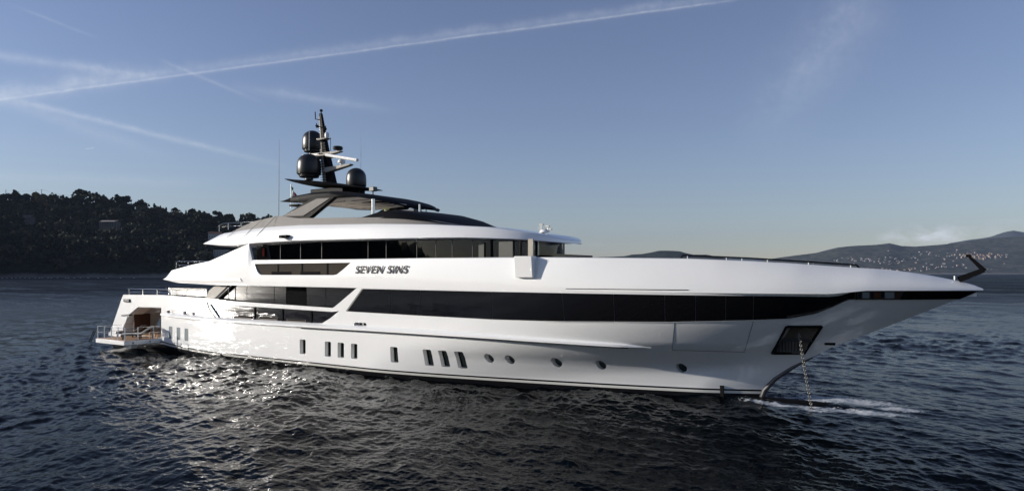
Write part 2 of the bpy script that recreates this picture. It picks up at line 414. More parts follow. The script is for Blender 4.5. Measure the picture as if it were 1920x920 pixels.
# window panes, shutters and rims in the hull
def glass_plate(poly, y, th, name, m, parent=None):
    return yp(MB().prism(poly, y-th, y), name, m, parent, smooth=0)
for q in PORTS:
    x0, x1, z0, z1, y = pxrect(*q)
    S_ = side((q[0]+q[2])/2, q[1], q[3])
    w = yp(MB().lean(rrect(x0+.01, x1-.01, z0+.01, z1-.01, .06), S_(.305), S_(.335)), 'hull_window', M['portglass'], smooth=0)
    fr = MB(); fr.lean(rrect(x0+.015, x0+.05, z0+.02, z1-.02, .01), S_(.25), S_(.30))
    yp(fr, 'window_frame', M['matt'], w)
for (px, py, r) in ROUNDS:
    c = hp(px, py); rr = abs(hp(px+r, py)[0]-hp(px-r, py)[0])/2-.01
    S_ = side(px, py-r, py+r); yp(MB().lean([(c[0]+rr*math.cos(2*math.pi*k/28), c[2]+rr*math.sin(2*math.pi*k/28)) for k in range(28)], S_(.325), S_(.355)), 'porthole', M['portglass'], smooth=0)
for q in STERNPORTS:
    x0, x1, z0, z1, y = pxrect(*q); glass_plate(rrect(x0+.01, x1-.01, z0+.01, z1-.01, .05), y+.038, .02, 'stern_window', M['greyport'])
for q in SLOTS:
    x0, x1, z0, z1, y = pxrect(*q); glass_plate(rrect(x0+.01, x1-.01, z0+.01, z1-.01, .02), y+.145, .03, 'mooring_slot', M['glass'])
x0, x1, z0, z1, y = pxrect(664, 604.5, 687, 614)
fl = glass_plate(rrect(x0+.01, x1-.01, z0+.01, z1-.01, .1), y+.29, .03, 'fairlead', M['matt'])
for k in (.36, .66): yp(MB().tube([(x0+(x1-x0)*k, y+.04, z0), (x0+(x1-x0)*k, y+.04, z1)], .05), 'fairlead_roller', M['steel'], fl)
q = pxrect(1545, 642, 1567, 647); glass_plate(rrect(q[0]+.01, q[1]-.01, q[2]+.01, q[3]-.01, .01), q[4]+.115, .05, 'bow_slot', M['matt'])

# rub rail: long tapering ledge, forward end a free-standing fin
mb = MB(); secs = []
for k in range(81):
    px = 301+(1221-301)*k/80
    py = ip(px, [(300, 590), (400, 600), (550, 610), (700, 618.5), (900, 631), (1100, 644), (1221, 651)])
    c = hp(px, py); e = sst(0, .02, k/80)*(1-sst(.93, 1.0, k/80))
    out = .16+.05*sst(.5, .9, k/80); yb = c[1]; z = c[2]; x = c[0]
    hgt = .13*(.35+.65*e)
    secs.append([(x, yb+.15, z+hgt+.10), (x, yb-.02, z+hgt+.06), (x, yb-out*e-.01, z+hgt*.45), (x, yb-out*e-.012, z-hgt*.35), (x, yb-.01, z-hgt*.75), (x, yb+.15, z-hgt*.75)])
mb.loft(secs); yp(mb, 'rub_rail', M['white'], smooth=40)
mb = MB(); secs = []
for k in range(60):
    px = 560+(1180-560)*k/59
    py = ip(px, [(300, 590), (400, 600), (550, 610), (700, 618.5), (900, 631), (1100, 644), (1221, 651)])
    c = hp(px, py); x, y, z = c
    secs.append([(x, y-.14, z-.05), (x, y-.2, z-.04), (x, y-.2, z-.085), (x, y-.14, z-.095)])
mb.loft(secs); yp(mb, 'rub_strip', M['black'], smooth=40)

# black window band
BT = [(660, 540.6), (680, 541), (900, 546), (1100, 550), (1280, 553), (1556, 556), (1575, 554), (1590, 549.5), (1605, 546), (1700, 545), (1850, 545)]
BB = [(640, 582.4), (650, 583), (788, 591), (920, 598), (1055, 602), (1260, 603), (1400, 600), (1480, 597), (1530, 588), (1560, 576), (1590, 562), (1612, 561.5), (1700, 561.5), (1850, 560.5)]
def patch(xt0, xt1, xb0, xb1, nx, nz, off, ytop=BT, ybot=BB, th=.05):
    vs = []; fs = []
    for lay in (0, 1):
        for i in range(nx+1):
            u = i/nx; a = xt0+(xt1-xt0)*u; c = xb0+(xb1-xb0)*u; ya = ip(a, ytop); yc = ip(c, ybot)
            for j in range(nz+1):
                v = j/nz; p = hp(a+(c-a)*v, ya+(yc-ya)*v, off)
                vs.append(p if lay == 0 else (p[0], p[1]+th, p[2]))
    n = (nx+1)*(nz+1); idx = lambda i, j: i*(nz+1)+j
    for i in range(nx):
        for j in range(nz): fs.append((idx(i, j), idx(i, j+1), idx(i+1, j+1), idx(i+1, j)))
    ring = [idx(i, 0) for i in range(nx+1)]+[idx(nx, j) for j in range(1, nz+1)]+[idx(i, nz) for i in range(nx-1, -1, -1)]+[idx(0, j) for j in range(nz-1, 0, -1)]
    for k in range(len(ring)):
        a, c = ring[k], ring[(k+1) % len(ring)]; fs.append((a, c, c+n, a+n))
    return MB().add(vs, fs)
band = yp(patch(678, 1604, 648, 1604, 90, 8, .012), 'window_band', M['grey'], smooth=50)
seams = [(680.5, 650.5), (733, 733), (788, 788.6), (920, 923), (1053, 1058), (1150, 1152), (1246, 1247), (1304, 1304), (1361, 1360), (1413, 1412)]
for (a, c), (a2, c2) in zip(seams[:-1], seams[1:]):
    yp(patch(a+.5, a2-.4, c+.5, c2-.4, 14, 6, .03), 'saloon_window', M['band'], band, smooth=50)
yp(patch(1413.5, 1603, 1412.5, 1603, 40, 6, .03), 'saloon_window', M['band'], band, smooth=50)
nose = yp(patch(1604, 1836, 1604, 1800, 40, 4, .07), 'bow_strip', M['black'], smooth=50)
# bow mooring window with bollards
bw = yp(patch(1607, 1695, 1606, 1688, 14, 4, .10, [(1600, 545.2), (1700, 544.5)], [(1600, 560.5), (1700, 561.5)]), 'mooring_window', M['greydark'], smooth=50)
for (pa, pb, mt) in ((1609, 1614, 'steel'), (1617, 1630, 'greyport'), (1632.5, 1637, 'steel'), (1639, 1651, 'wood'), (1652, 1657, 'steel'), (1659, 1677, 'greyport'), (1679, 1686, 'wood')):
    yp(patch(pa, pb, pa, pb, 3, 3, .125, [(1600, 547.6), (1700, 547.2)], [(1600, 558.6), (1700, 559.2)], th=.02), 'bollard' if mt == 'steel' else 'mooring_gear', M[mt], bw, smooth=40)

# pale lip under the band forward
mb = MB(); secs = []
for k in range(60):
    px = 1020+(1593-1020)*k/59; py = ip(px, BB); c = hp(px, py+1.0, .035); c2 = hp(px, py+.1, .035)
    secs.append([(c[0], c[1]+.06, c[2]), c, c2, (c2[0], c2[1]+.06, c2[2])])
mb.loft(secs); yp(mb, 'band_lip', M['white'])

# shell door and its seams, groove line on the bulwark
def seam(pts, w, name, m, off=.006, n=14, parent=None):
    mb = MB(); line = []
    for (a, c) in zip(pts[:-1], pts[1:]):
        for k in range(n): line.append((a[0]+(c[0]-a[0])*k/n, a[1]+(c[1]-a[1])*k/n))
    line.append(pts[-1]); mb.tube([hp(x, y, off-w*.4) for x, y in line], w, 6)
    return yp(mb, name, m, parent)
seam([(1265, 605), (1260, 656), (1396, 659.5), (1412.5, 602)], .009, 'shell_door', M['matt'])
# chrome stem guard, depth-mark bracket
mb = MB(); st = [(-.5, 38.9), (-.2, 38.96), (.15, 39.08), (.68, 39.53), (1.26, 40.28), (1.75, 41.1)]
mb.tube([(x+.03, 0, z) for z, x in st], [.10, .12, .12, .10, .08, .03], 10); yp(mb, 'stem_guard', M['greydark'])
mb = MB(); c = hp(1353.5, 722); c2 = hp(1353.5, 752)
mb.add([(c[0]+dx, y, z) for dx in (-.08, .08) for (y, z) in ((c[1]-.05, c[2]), (c[1]+.2, c[2]), (c2[1]+.2, -.6), (c2[1]-.06, -.6))], [(0, 1, 2, 3), (7, 6, 5, 4), (0, 4, 5, 1), (1, 5, 6, 2), (2, 6, 7, 3), (3, 7, 4, 0)])
yp(mb, 'waterline_bracket', M['matt'])
# bulbous bow just awash
mb = MB(); secs = []
for k in range(17):
    u = k/16; x = 37.6+7.0*u; r = .62*math.sqrt(max(0, 1-max(0, (u-.45)/.55)**2.2))+.01
    zc = -.76
    secs.append([(x, r*.75*math.cos(2*math.pi*j/16), zc+r*math.sin(2*math.pi*j/16)) for j in range(16)])
mb.loft(secs); yp(mb, 'bulbous_bow', M['black'], smooth=60)
# anchor pocket lining
q = [hp(*p) for p in ((1475, 612), (1541, 612), (1508, 662), (1448, 662))]
mb = MB(); ys = sum(p[1] for p in q)/4
for a, c in zip(q, q[1:]+q[:1]): mb.tube([(a[0], a[1]-.03, a[2]), (c[0], c[1]-.03, c[2])], .06, 6)
ap = yp(mb, 'anchor_pocket', M['black'])
yb = min(ys+.53, -.14)
yp(MB().prism([(p[0], p[2]) for p in q], yb-.02, yb), 'pocket_plate', mat('worn bronze plate', (.10, .085, .07), .5, metal=.5, noise=(5, .5, 1.4)), ap, smooth=0)
a, c = hp(1462, 638), hp(1524, 638); mb = MB().tube([(a[0], ys+.2, a[2]), (c[0], ys+.2, c[2])], .05, 8)
for k in range(9): mb.box(a[0]-.35+(c[0]-a[0])*k/9.5, a[0]-.29+(c[0]-a[0])*k/9.5, ys+.22, ys+.3, hp(1470, 660)[2]+.03, a[2]-.04)
yp(mb, 'anchor', M['greydark'], ap)

# ------------------------------------------------------------------ upper bulwark
UT = [(-1.45, 4.98), (-.57, 5.59), (2.16, 5.99), (4.0, 6.19), (5.5, 6.56), (6.93, 6.93), (8.3, 7.26), (8.36, 7.26), (8.7, 6.22), (17.8, 6.17), (23, 6.17), (30, 6.12), (36.9, 5.99), (39.3, 5.87), (41.3, 5.71), (43.7, 5.53), (44.8, 5.41), (45.6, 5.27), (46.46, 5.09), (46.95, 4.93), (47.22, 4.8)]
UB = [(-1.45, 4.97), (.39, 4.73), (4.76, 4.62), (12.8, 4.6), (18.2, 4.58), (42.2, 4.58), (43.4, 4.72), (48, 4.74)]
def bu0(x):
    t = (47.27-x)/18.6; v = 4.6*(1-(1-min(max(t, 0), 1))**2.6)
    if x < 7: v -= .35*((7-x)/16)**1.5
    m = sst(36, 41, x)
    return (b(x, zseam(x))+.012)*(1-m)+m*max(v, b(x, zseam(x))+.02)
def bu(x, f):
    c = ip(x, [(-2, .03), (9, .03), (20, .02), (32, .03), (38, .10), (41, .2), (43.5, .36), (45.5, .62), (47.2, 1)])
    return bu0(x)*(1-c*f**2)
def ubw():
    xs = sorted(set([p[0] for p in UT if p[0] < 47.2]+list(np.linspace(-1.45, 18, 60))+list(np.linspace(18, 36, 40))+list(np.linspace(36, 47.215, 60))))
    nf = 10
    for sgn in (1, -1):
        mb = MB(); secs = []
        for x in xs:
            zl, zh = ip(x, UB), ip(x, UT); outer = []; inner = []
            th = .16
            for j in range(nf+1):
                f = j/nf; y = bu(x, f); z = zl+(zh-zl)*f
                outer.append((x, -sgn*y, z)); inner.append((x, -sgn*max(y-th, 0.0), z-(.02 if j == 0 else 0)))
            # rounded cap
            y1 = bu(x, 1); cap = [(x, -sgn*max(y1-th*.5, 0), zh+.035*min(1, y1))]
            secs.append(outer+cap+list(reversed(inner)))
        mb.loft(secs)
        o = yp(mb, 'upper_bulwark', M['white'], smooth=40)
        if sgn == 1:
            poly = [(8.98, 6.0), (9.28, 5.56), (9.5, 5.37), (9.75, 5.29), (16.25, 5.29), (16.55, 5.33), (17.05, 5.62), (17.62, 6.0)]
            boolean(o, cutter(lambda m_: m_.prism(poly, -5.2, -3.9)))
ubw()
# turtle-back fore deck closing the bow, and the deck further aft
mb = MB(); secs = []
for x in np.linspace(18.3, 47.2, 60):
    zt = ip(x, UT)-(.75*(1-sst(43, 45.5, x))+.03); f = 1 if x > 43 else .6
    y = max(bu(x, f)-.1, 0)
    secs.append([(x, -y, zt), (x, -y*.5, zt+.02*min(1, y)), (x, y*.5, zt+.02*min(1, y)), (x, y, zt), (x, y, zt-.05), (x, -y, zt-.05)])
mb.loft(secs); yp(mb, 'fore_deck', M['white'])
# inset trim line, groove, name
mb = MB().prism([(.05, 4.99), (.5, 5.14), (7.1, 5.0), (7.35, 4.86)], -4.58, -4.40); 
q0 = [P(325, 526.5, -4.5), P(331, 519.5, -4.5), P(452, 521.5, -4.57), P(456, 527.5, -4.57)]
mb = MB(); mb.add([(p[0], p[1]-.09, p[2]) for p in q0]+[(p[0], p[1]+.15, p[2]) for p in q0], [(0, 1, 2, 3), (7, 6, 5, 4), (0, 4, 5, 1), (1, 5, 6, 2), (2, 6, 7, 3), (3, 7, 4, 0)])
yp(mb, 'inset_trim', M['ceil'], bevel=.01)
mb = MB(); mb.tube([(at(x, 541.5+(x-680)*.0088, -4.62)[0], -bu(at(x, 545, -4.62)[0], .05)-.008, 4.70) for x in np.linspace(1060, 1281, 20)], .018, 6); yp(mb, 'drip_rail', M['greydark'])
def letters():
    cu = bpy.data.curves.new('lettering', 'FONT'); cu.body = 'SEVEN SINS'; cu.shear = .28; cu.extrude = .008; cu.offset = .012; cu.size = 1; cu.space_character = 1.13
    o = bpy.data.objects.new('tmp', cu); COL.objects.link(o)
    me = bpy.data.meshes.new_from_object(o.evaluated_get(bpy.context.evaluated_depsgraph_get())); bpy.data.objects.remove(o)
    co = np.array([v.co[:] for v in me.vertices]); x0, x1 = co[:, 0].min(), co[:, 0].max(); h = co[:, 1].max()
    A = at(664, 512, -4.68); B = at(764, 512, -4.68); T = at(700, 498, -4.68)
    sx = (B[0]-A[0])/(x1-x0); sz = (T[1]-A[1])/h; y0 = -bu(20, .5)-.03
    out = np.stack([A[0]+(co[:, 0]-x0)*sx, y0-co[:, 2], A[1]+co[:, 1]*sz], 1)
    me.vertices.foreach_set('co', out.ravel()); me.materials.clear(); me.materials.append(mat('brushed lettering metal', (.13, .12, .11), .6, spec=.1))
    t = bpy.data.objects.new('name_lettering', me); COL.objects.link(t); t.parent = yacht; t.location = OFF; t['label'] = 'raised polished letters SEVEN SINS'
letters()
# bridge-wing control box: wedge standing out at its top
A = at(961.5, 483, -4.62); B = at(999, 483, -4.62); z1, z0 = 6.2, at(980, 520, -4.6)[1]
mb = MB(); x0, x1 = A[0]+.25, B[0]+.1
mb.add([(x0, -4.45, z1), (x0, -4.92, z1), (x0, -4.80, z0), (x0, -4.45, z0), (x1, -4.45, z1), (x1, -4.92, z1), (x1, -4.80, z0), (x1, -4.45, z0)],
       [(0, 1, 2, 3), (7, 6, 5, 4), (0, 4, 5, 1), (1, 5, 6, 2), (2, 6, 7, 3), (3, 7, 4, 0)])
yp(mb, 'wing_station', M['white'], bevel=.02)

# ------------------------------------------------------------------ main deck house and side opening
yp(MB().box(.4, 17.9, -4.35, 4.35, 2.385, 2.42), 'side_deck', M['teak'], smooth=0)
yp(MB().box(4.6, 18, -4.2, 4.2, 4.64, 4.80), 'upper_deck', M['ceil'], smooth=0)
yp(MB().box(4.3, 18.2, -3.90, 3.90, 2.43, 4.61), 'main_saloon', M['interior'], smooth=0)
for x0, x1 in ((4.4, 7.55), (7.6, 10.3), (10.35, 11.45), (13.35, 15.0), (15.05, 17.0), (17.05, 17.9)):
    yp(MB().box(x0, x1, -4.05, -3.96, 2.5, 4.6), 'saloon_pane', M['glass'], smooth=0)
mb = MB()
for k in range(26): mb.box(11.5, 13.3, -4.05, -3.98, 2.55+k*.078, 2.595+k*.078)
yp(mb, 'vent_louvre', M['matt'], smooth=0)
yp(MB().box(11.46, 13.34, -3.97, -3.93, 2.5, 4.6), 'louvre_back', M['matt'], smooth=0)
# cap rail of the side opening is the top of the hull; small posts stand in the lower opening
for px in (478, 530, 584):
    x, z = at(px, 590, -4.5); yp(MB().box(x-.05, x+.05, -4.53, -4.44, 2.42, 3.4), 'bulwark_post', M['matt'], smooth=0)
_lx = [4.0]+[at(px, 590, -4.5)[0] for px in (478, 530, 584)]+[17.0]
for xa, xb in zip(_lx[:-1], _lx[1:]): yp(MB().box(xa+.03, xb-.03, -4.48, -4.44, 2.36, 3.45), 'bulwark_pane', M['glass'], smooth=0)
for (pa, pb, py) in ((439, 471, 593.5), (486, 520.5, 596.3), (538, 574, 600)):
    xa, xb = at(pa, py, -4.5)[0], at(pb, py, -4.5)[0]; z = at(pa, py, -4.5)[1]
    f_ = yp(MB().box(xa, xb, -4.52, -4.49, z-.09, z+.09), 'scupper', M['taupe'], smooth=0); yp(MB().box(xa+.05, xb-.05, -4.53, -4.522, z+.0, z+.08), 'scupper_slot', M['matt'], f_, smooth=0)
# curved fashion plate and brace at the aft end
mb = MB().prism([(3.2, 3.55), (4.5, 3.55), (6.3, 4.60), (4.6, 4.62), (3.9, 4.3)], -4.30, -4.12); yp(mb, 'fashion_plate', mat('beige laminate', (.34, .31, .27), .5, noise=(3, .9, 1.1)), bevel=.02)
mb = MB().tube([P(401, 562, -4.3), P(428, 536, -4.3)], .055, 6).tube([P(429, 535, -4.3), P(429, 562, -4.3)], .03, 6); yp(mb, 'brace', M['greydark'])
mb = MB(); secs = []
for k in range(9):
    u = k/8; x, z = at(388+4*u+13*u*u, 566+30*u, -4.6); secs.append([(x-.06, -b(x, z)-.015, z), (x+.06, -b(x, z)-.015, z), (x+.06, -b(x, z)+.05, z), (x-.06, -b(x, z)+.05, z)])
mb.loft(secs); yp(mb, 'bulwark_seam', M['black'])

# ------------------------------------------------------------------ upper deck house, bridge
def plan(x, xs, xe, w, p):
    t = min(1, max(0, (x-xs)/(xe-xs))); return w*max(0, 1-t**p)**(1/p)
def gx(x): return plan(x, 19, 28.3, 3.75, 2.7)
GZ0, GZ1 = 5.0, 7.30
cols = [8.2, 10.55, 12.45, 14.35, 18.2, 19.6, 21.8, 23.05, 24.05, 25.2, 26.2]
yp(MB().box(8.4, 25.2, -2.4, 2.4, 4.9, 7.2), 'upper_house', M['interior'], smooth=0)
for x0, x1 in zip(cols[:-1], cols[1:]):
    mb = MB(); q = [(x, -gx(x)) for x in np.linspace(x0+.02, x1-.02, 8)]
    mb.slab(q+[(x, y+.05) for x, y in reversed(q)], GZ0, GZ1)
    yp(mb, 'upper_window', M['upper'], smooth=20)
    yp(MB().box(x1-.012, x1+.012, -gx(x1)-.02, -gx(x1)+.05, GZ0, GZ1-.05), 'window_mullion', M['greydark'], smooth=0)
for pa, pb in ((812, 859), (931, 957), (893, 903)):
    xa, xb = at(pa, 465, -3.4)[0], at(pb, 465, -3.4)[0]; yp(MB().box(xa, xb, -3.2, -3.17, 5.0, 7.0), 'window_blind', mat('grey blind', (.12, .12, .105), .9, noise=(6, .85, 1.1, (6, 6, .5))), smooth=0)
xa = at(988, 465, -3.2)[0]; yp(MB().box(xa, xa+.28, -3.1, -3.0, 5.0, 7.1), 'bridge_curtain', M['curtain'], smooth=0)
for xa in (11.4, 16.2, 20.6): yp(MB().box(xa, xa+.9, -2.9, -2.5, 5.0, 5.9), 'armchair', M['taupe'], bevel=.1)
yp(MB().box(17.2, 18.0, -2.6, -2.44, 6.0, 6.9), 'wall_art', M['cream'], smooth=0)
front = []
for k in range(41):
    a = -math.pi/2+math.pi*k/40
    front.append(a)
tt = np.linspace(26.2, 28.295, 16); arc = [(x, -gx(x)) for x in tt]+[(28.3, 0)]+[(x, gx(x)) for x in reversed(tt)]
segs = [0, 7, 13, 20, 26, len(arc)-1]
for a, c in zip(segs[:-1], segs[1:]):
    q = arc[a:c+1]; mb = MB(); mb.slab(q+[(x-.03, y*.99) for x, y in reversed(q)], GZ0, GZ1); yp(mb, 'bridge_window', M['clear'], smooth=20)
    x, y = q[0]; yp(MB().box(x-.06, x+.06, y-.05, y+.05, GZ0, GZ1), 'bridge_mullion', M['black'], smooth=0)
yp(MB().box(25.2, 27.2, -2.4, 2.4, 5.0, 5.55), 'bridge_console', M['black'], bevel=.03)
for y in (-1.4, .2, 1.6): yp(MB().box(25.6, 26.1, y-.3, y+.3, 5.4, 6.75), 'helm_seat', M['matt'], bevel=.06)
# dark windscreen panel forward of the bridge
yp(MB().box(29.4, 29.45, -2.2, 2.2, 5.4, 6.38), 'windbreak_panel', M['smoke'], smooth=0)
# glass in the upper bulwark opening
yy = -4.47
for x0, x1 in ((8.9, 11.2), (11.3, 13.4), (13.5, 15.6), (15.7, 17.6)):
    yp(MB().box(x0, x1, yy, yy+.03, 5.2, 6.02), 'bulwark_glass', M['bronze'], smooth=0)
for x in (11.25, 13.45, 15.65): yp(MB().box(x-.06, x+.06, yy-.02, yy+.05, 5.2, 6.02), 'glass_frame', M['matt'], smooth=0)
yp(MB().box(.5, 25, -4.3, 4.3, 4.86, 4.92), 'promenade_deck', M['teak'], smooth=0)
for pa, pb in ((509, 545), (563, 599)): yp(MB().box(at(pa, 512, -4.5)[0], at(pb, 512, -4.5)[0], -4.50, -4.475, 5.25, 5.50), 'low_vent', M['matt'], smooth=0)

# ------------------------------------------------------------------ roof of the upper deck (sun deck level)
ZB = [(3.35, 7.39), (5, 7.2), (6.8, 7.11), (8.4, 7.23), (13, 7.29), (19, 7.23), (25, 7.18), (28, 7.08), (29.7, 6.93)]
ZT = [(3.35, 7.41), (5.0, 8.06), (7.4, 8.22), (9.8, 8.33), (12.8, 8.34), (19, 8.17), (23, 7.99), (26.3, 7.76), (28.4, 7.42), (29.7, 7.03)]
def rf(x): return plan(x, 18.5, 29.45, 4.42, 2.5)
mb = MB(); secs = []
for x in list(np.linspace(3.35, 20, 46))+[20+9.44*math.sin(math.pi/2*k/40) for k in range(1, 41)]:
    zb, zt, r = ip(x, ZB), ip(x, ZT), max(rf(x), .02); h = zt-zb; ins = min(.26, r*.3)*min(1, h/.8)
    half = [(r*.9, zb), (r-.10*min(1, r), zb), (r, zb+.10*h), (r-ins*.22, zb+.30*h), (r-ins*.62, zb+.68*h), (r-ins, zt-.03*h), (r-ins*1.25, zt), (r*.5, zt+.08*h)]
    secs.append([(x, -y, z) for y, z in half]+[(x, y, z) for y, z in reversed(half)])
mb.loft(secs); yp(mb, 'roof_deck', M['white'], smooth=50)
mb = MB()
mb.box(24.9, 25.5, -.3, .3, 7.95, 8.1)
# grey coaming on the roof
def cx(x, w): return plan(x, 14.5, 23.9, w, 3.4)
CT = [(5.7, 8.22), (7.9, 8.78), (10.3, 9.03), (10.9, 8.98), (12.1, 8.80), (20.5, 8.50), (22.3, 8.3), (23.2, 8.1), (23.9, 7.95)]
mb = MB(); secs = []
for x in list(np.linspace(5.7, 15, 40))+[15+8.87*math.sin(math.pi/2*k/30) for k in range(1, 31)]:
    w = max(cx(x, 3.9), .02); zt = ip(x, CT); zb = ip(x, ZT)-.12
    half = [(w+.02, zb), (w-.03*min(1, w), zb+.15), (w-.12*min(1, w), zt), (w-.3*min(1, w), zt+.01)]
    if x < 9: w2 = w-.3; half[3] = (w2, zt-.02)
    secs.append([(x, -y, z) for y, z in half]+[(x, y, z) for y, z in reversed(half)])
mb.loft(secs); coam = yp(mb, 'coaming', M['grey'], smooth=35)
for xa, xb in ((7.4, 5.9), (9.0, 7.6), (10.2, 8.9)):
    za, zb_ = ip(xa, CT), 7.75
    mb = MB().tube([(xb, -4.36, zb_), ((xa+xb)/2, -4.16, (8.3)), (xa, -3.83, za)], .014, 5); yp(mb, 'locker_seam', M['greydark'])
# windscreen round the sun deck
mb = MB(); secs = []
for k in range(61):
    a_ = -1+2*k/60; q = abs(a_); sg = -1 if a_ < 0 else 1
    def outline(xe, w, p, x0, q=q):
        ang = math.pi/2*min(1, (1-q)/.62) if q > .38 else math.pi/2
        # straight side first, then the rounded front
        if q > .62: return x0+(15.5-x0+3)*(1-q)/.38, w
        an = math.pi/2*(1-q/.62); x = 18.5+(xe-18.5)*math.sin(an)**(2/p); y = w*math.cos(an)**(2/p) if q > 0 else 0
        return x, y
    xb, yb = outline(23.9, 3.70, 2.8, 17.2); xt, yt = outline(20.9, 3.35, 2.8, 17.2)
    zb = ip(xb, CT)-.05; zt = ip(xt, [(17.2, 8.64), (18.8, 8.93), (20.0, 8.96), (20.9, 8.93)])
    mx_, my_ = xb*.5+xt*.5, yb*.5+yt*.5; zm = zb*.5+zt*.5+.10*(xb-xt)/3
    secs.append([(xb, sg*yb, zb), (mx_, sg*my_, zm), (xt, sg*yt, zt), (xt-.05, sg*max(yt-.05, 0), zt), (mx_-.08, sg*max(my_-.08, 0), zm-.1), (xb-.1, sg*max(yb-.1, 0), zb-.03)])
mb.loft(secs); yp(mb, 'sun_deck_windscreen', M['black'], smooth=30)
mb = MB(); secs = []
for x in np.linspace(11.5, 20.3, 40):
    w = cx(x, 3.9)-1.0; z = ip(x, CT)+.015; secs.append([(x, -w, z), (x, w, z), (x, w, z+.03), (x, -w, z+.03)])
mb.loft(secs); yp(mb, 'sun_deck_bounce_floor', M['ceil'], smooth=0)  # unseen pale slab added over the coaming to bounce light onto the hardtop ceiling

# ------------------------------------------------------------------ hardtop with arch legs
HT = [(10.0, 10.16), (10.9, 10.36), (12.5, 10.46), (14.5, 10.44), (16.2, 10.2), (17.6, 9.92), (18.7, 9.62), (19.6, 9.32)]
HB = [(10.0, 9.98), (11.2, 9.88), (13, 9.88), (15, 9.94), (16.5, 9.93), (17.6, 9.72), (18.7, 9.47), (19.6, 9.28)]
def hw(x): return plan(x, 13.2, 19.65, 3.35, 2.3)
mb = MB(); secs = []
for x in list(np.linspace(10.0, 14.5, 40))+[14.5+5.12*math.sin(math.pi/2*k/30) for k in range(1, 31)]:
    w = max(hw(x), .03); zt, zb = ip(x, HT), ip(x, HB); e = min(1, w)
    drop = .16*e
    half = [(w*.5, zb+.05), (max(w-.35*e, .01), zb+.02), (w-.05*e, zb+.02-.02), (w, zb+(zt-zb)*.35-drop*.2), (w-.06*e, zt-drop-.02), (max(w-.4*e, .01), zt-.03), (w*.5, zt+.05)]
    secs.append([(x, -y, z) for y, z in half]+[(x, y, z) for y, z in reversed(half)])
mb.loft(secs); ht = yp(mb, 'hardtop', M['black'], smooth=45)
mb = MB(); secs = []
for x in list(np.linspace(11.3, 14.5, 20))+[14.5+4.5*math.sin(math.pi/2*k/20) for k in range(1, 21)]:
    w = max(hw(x)-.28, .05)*1; zb = ip(x, HB)-.035
    secs.append([(x, -w, zb+.03), (x, 0, zb+.0), (x, w, zb+.03), (x, w, zb+.10), (x, -w, zb+.10)])
mb.loft(secs); yp(mb, 'hardtop_ceiling', M['ceil'], ht, smooth=20)
for (xa, xb, y) in ((12.2, 14.4, -1.9), (14.7, 16.2, -1.7), (11.8, 14, -.7), (14.6, 17.4, -.7), (12.2, 14.6, .6), (15.0, 16.9, .6), (12, 15, 1.9), (15.4, 17.0, 1.4), (16.9, 18.2, -.9), (17.2, 18.4, .4)):
    za, zb_ = ip(xa, HB), ip(xb, HB); yp(MB().add([(xa, y-.02, za-.042), (xb, y-.02, zb_-.042), (xb, y+.02, zb_-.042), (xa, y+.02, za-.042), (xa, y-.02, za+.05), (xb, y-.02, zb_+.05), (xb, y+.02, zb_+.05), (xa, y+.02, za+.05)], [(0, 3, 2, 1), (4, 5, 6, 7), (0, 1, 5, 4), (1, 2, 6, 5), (2, 3, 7, 6), (3, 0, 4, 7)]), 'ceiling_slot', M['matt'], ht, smooth=0)
yp(MB().box(10.3, 11.2, -2.9, -1.2, 9.70, 9.82), 'aft_shade', M['black'], ht, bevel=.03)
for sg in (-1, 1):
    outer = [P(523.5, 409, -3.45), P(578, 411, -3.45), P(632, 369, -3.3), P(594, 368.5, -3.3)]
    pts = [(p[0], p[2]) for p in outer]
    mb = MB().prism(pts, sg*3.48, sg*3.15); leg = yp(mb, 'arch_leg', M['black'], ht, bevel=.03)
    ins = [P(529, 405.5, -3.5), P(569, 405, -3.5), P(622, 371.5, -3.4), P(597, 372.5, -3.4)]
    mb = MB().prism([(p[0], p[2]) for p in ins], sg*3.53, sg*3.45); yp(mb, 'arch_panel', M['grey'], leg, bevel=.02)
for (px, y) in ((700, -2.9), (786.5, -2.2), (860, 2.9)):
    x = at(px, 400, y)[0] if px < 800 else 16.9
    yp(MB().tube([(x, y, 8.3), (x, y, ip(x, HB)+.05)], .11 if px < 780 else .05, 12), 'hardtop_post', M['steel'], ht)
yp(MB().box(18.4, 20.2, -2.1, -1.4, 8.36, 9.10), 'bar_counter', M['greydark'], bevel=.04)
yp(MB().box(13.6, 16.2, -.5, 1.8, 8.5, 9.0), 'sun_deck_sofa', M['taupe'], bevel=.08)

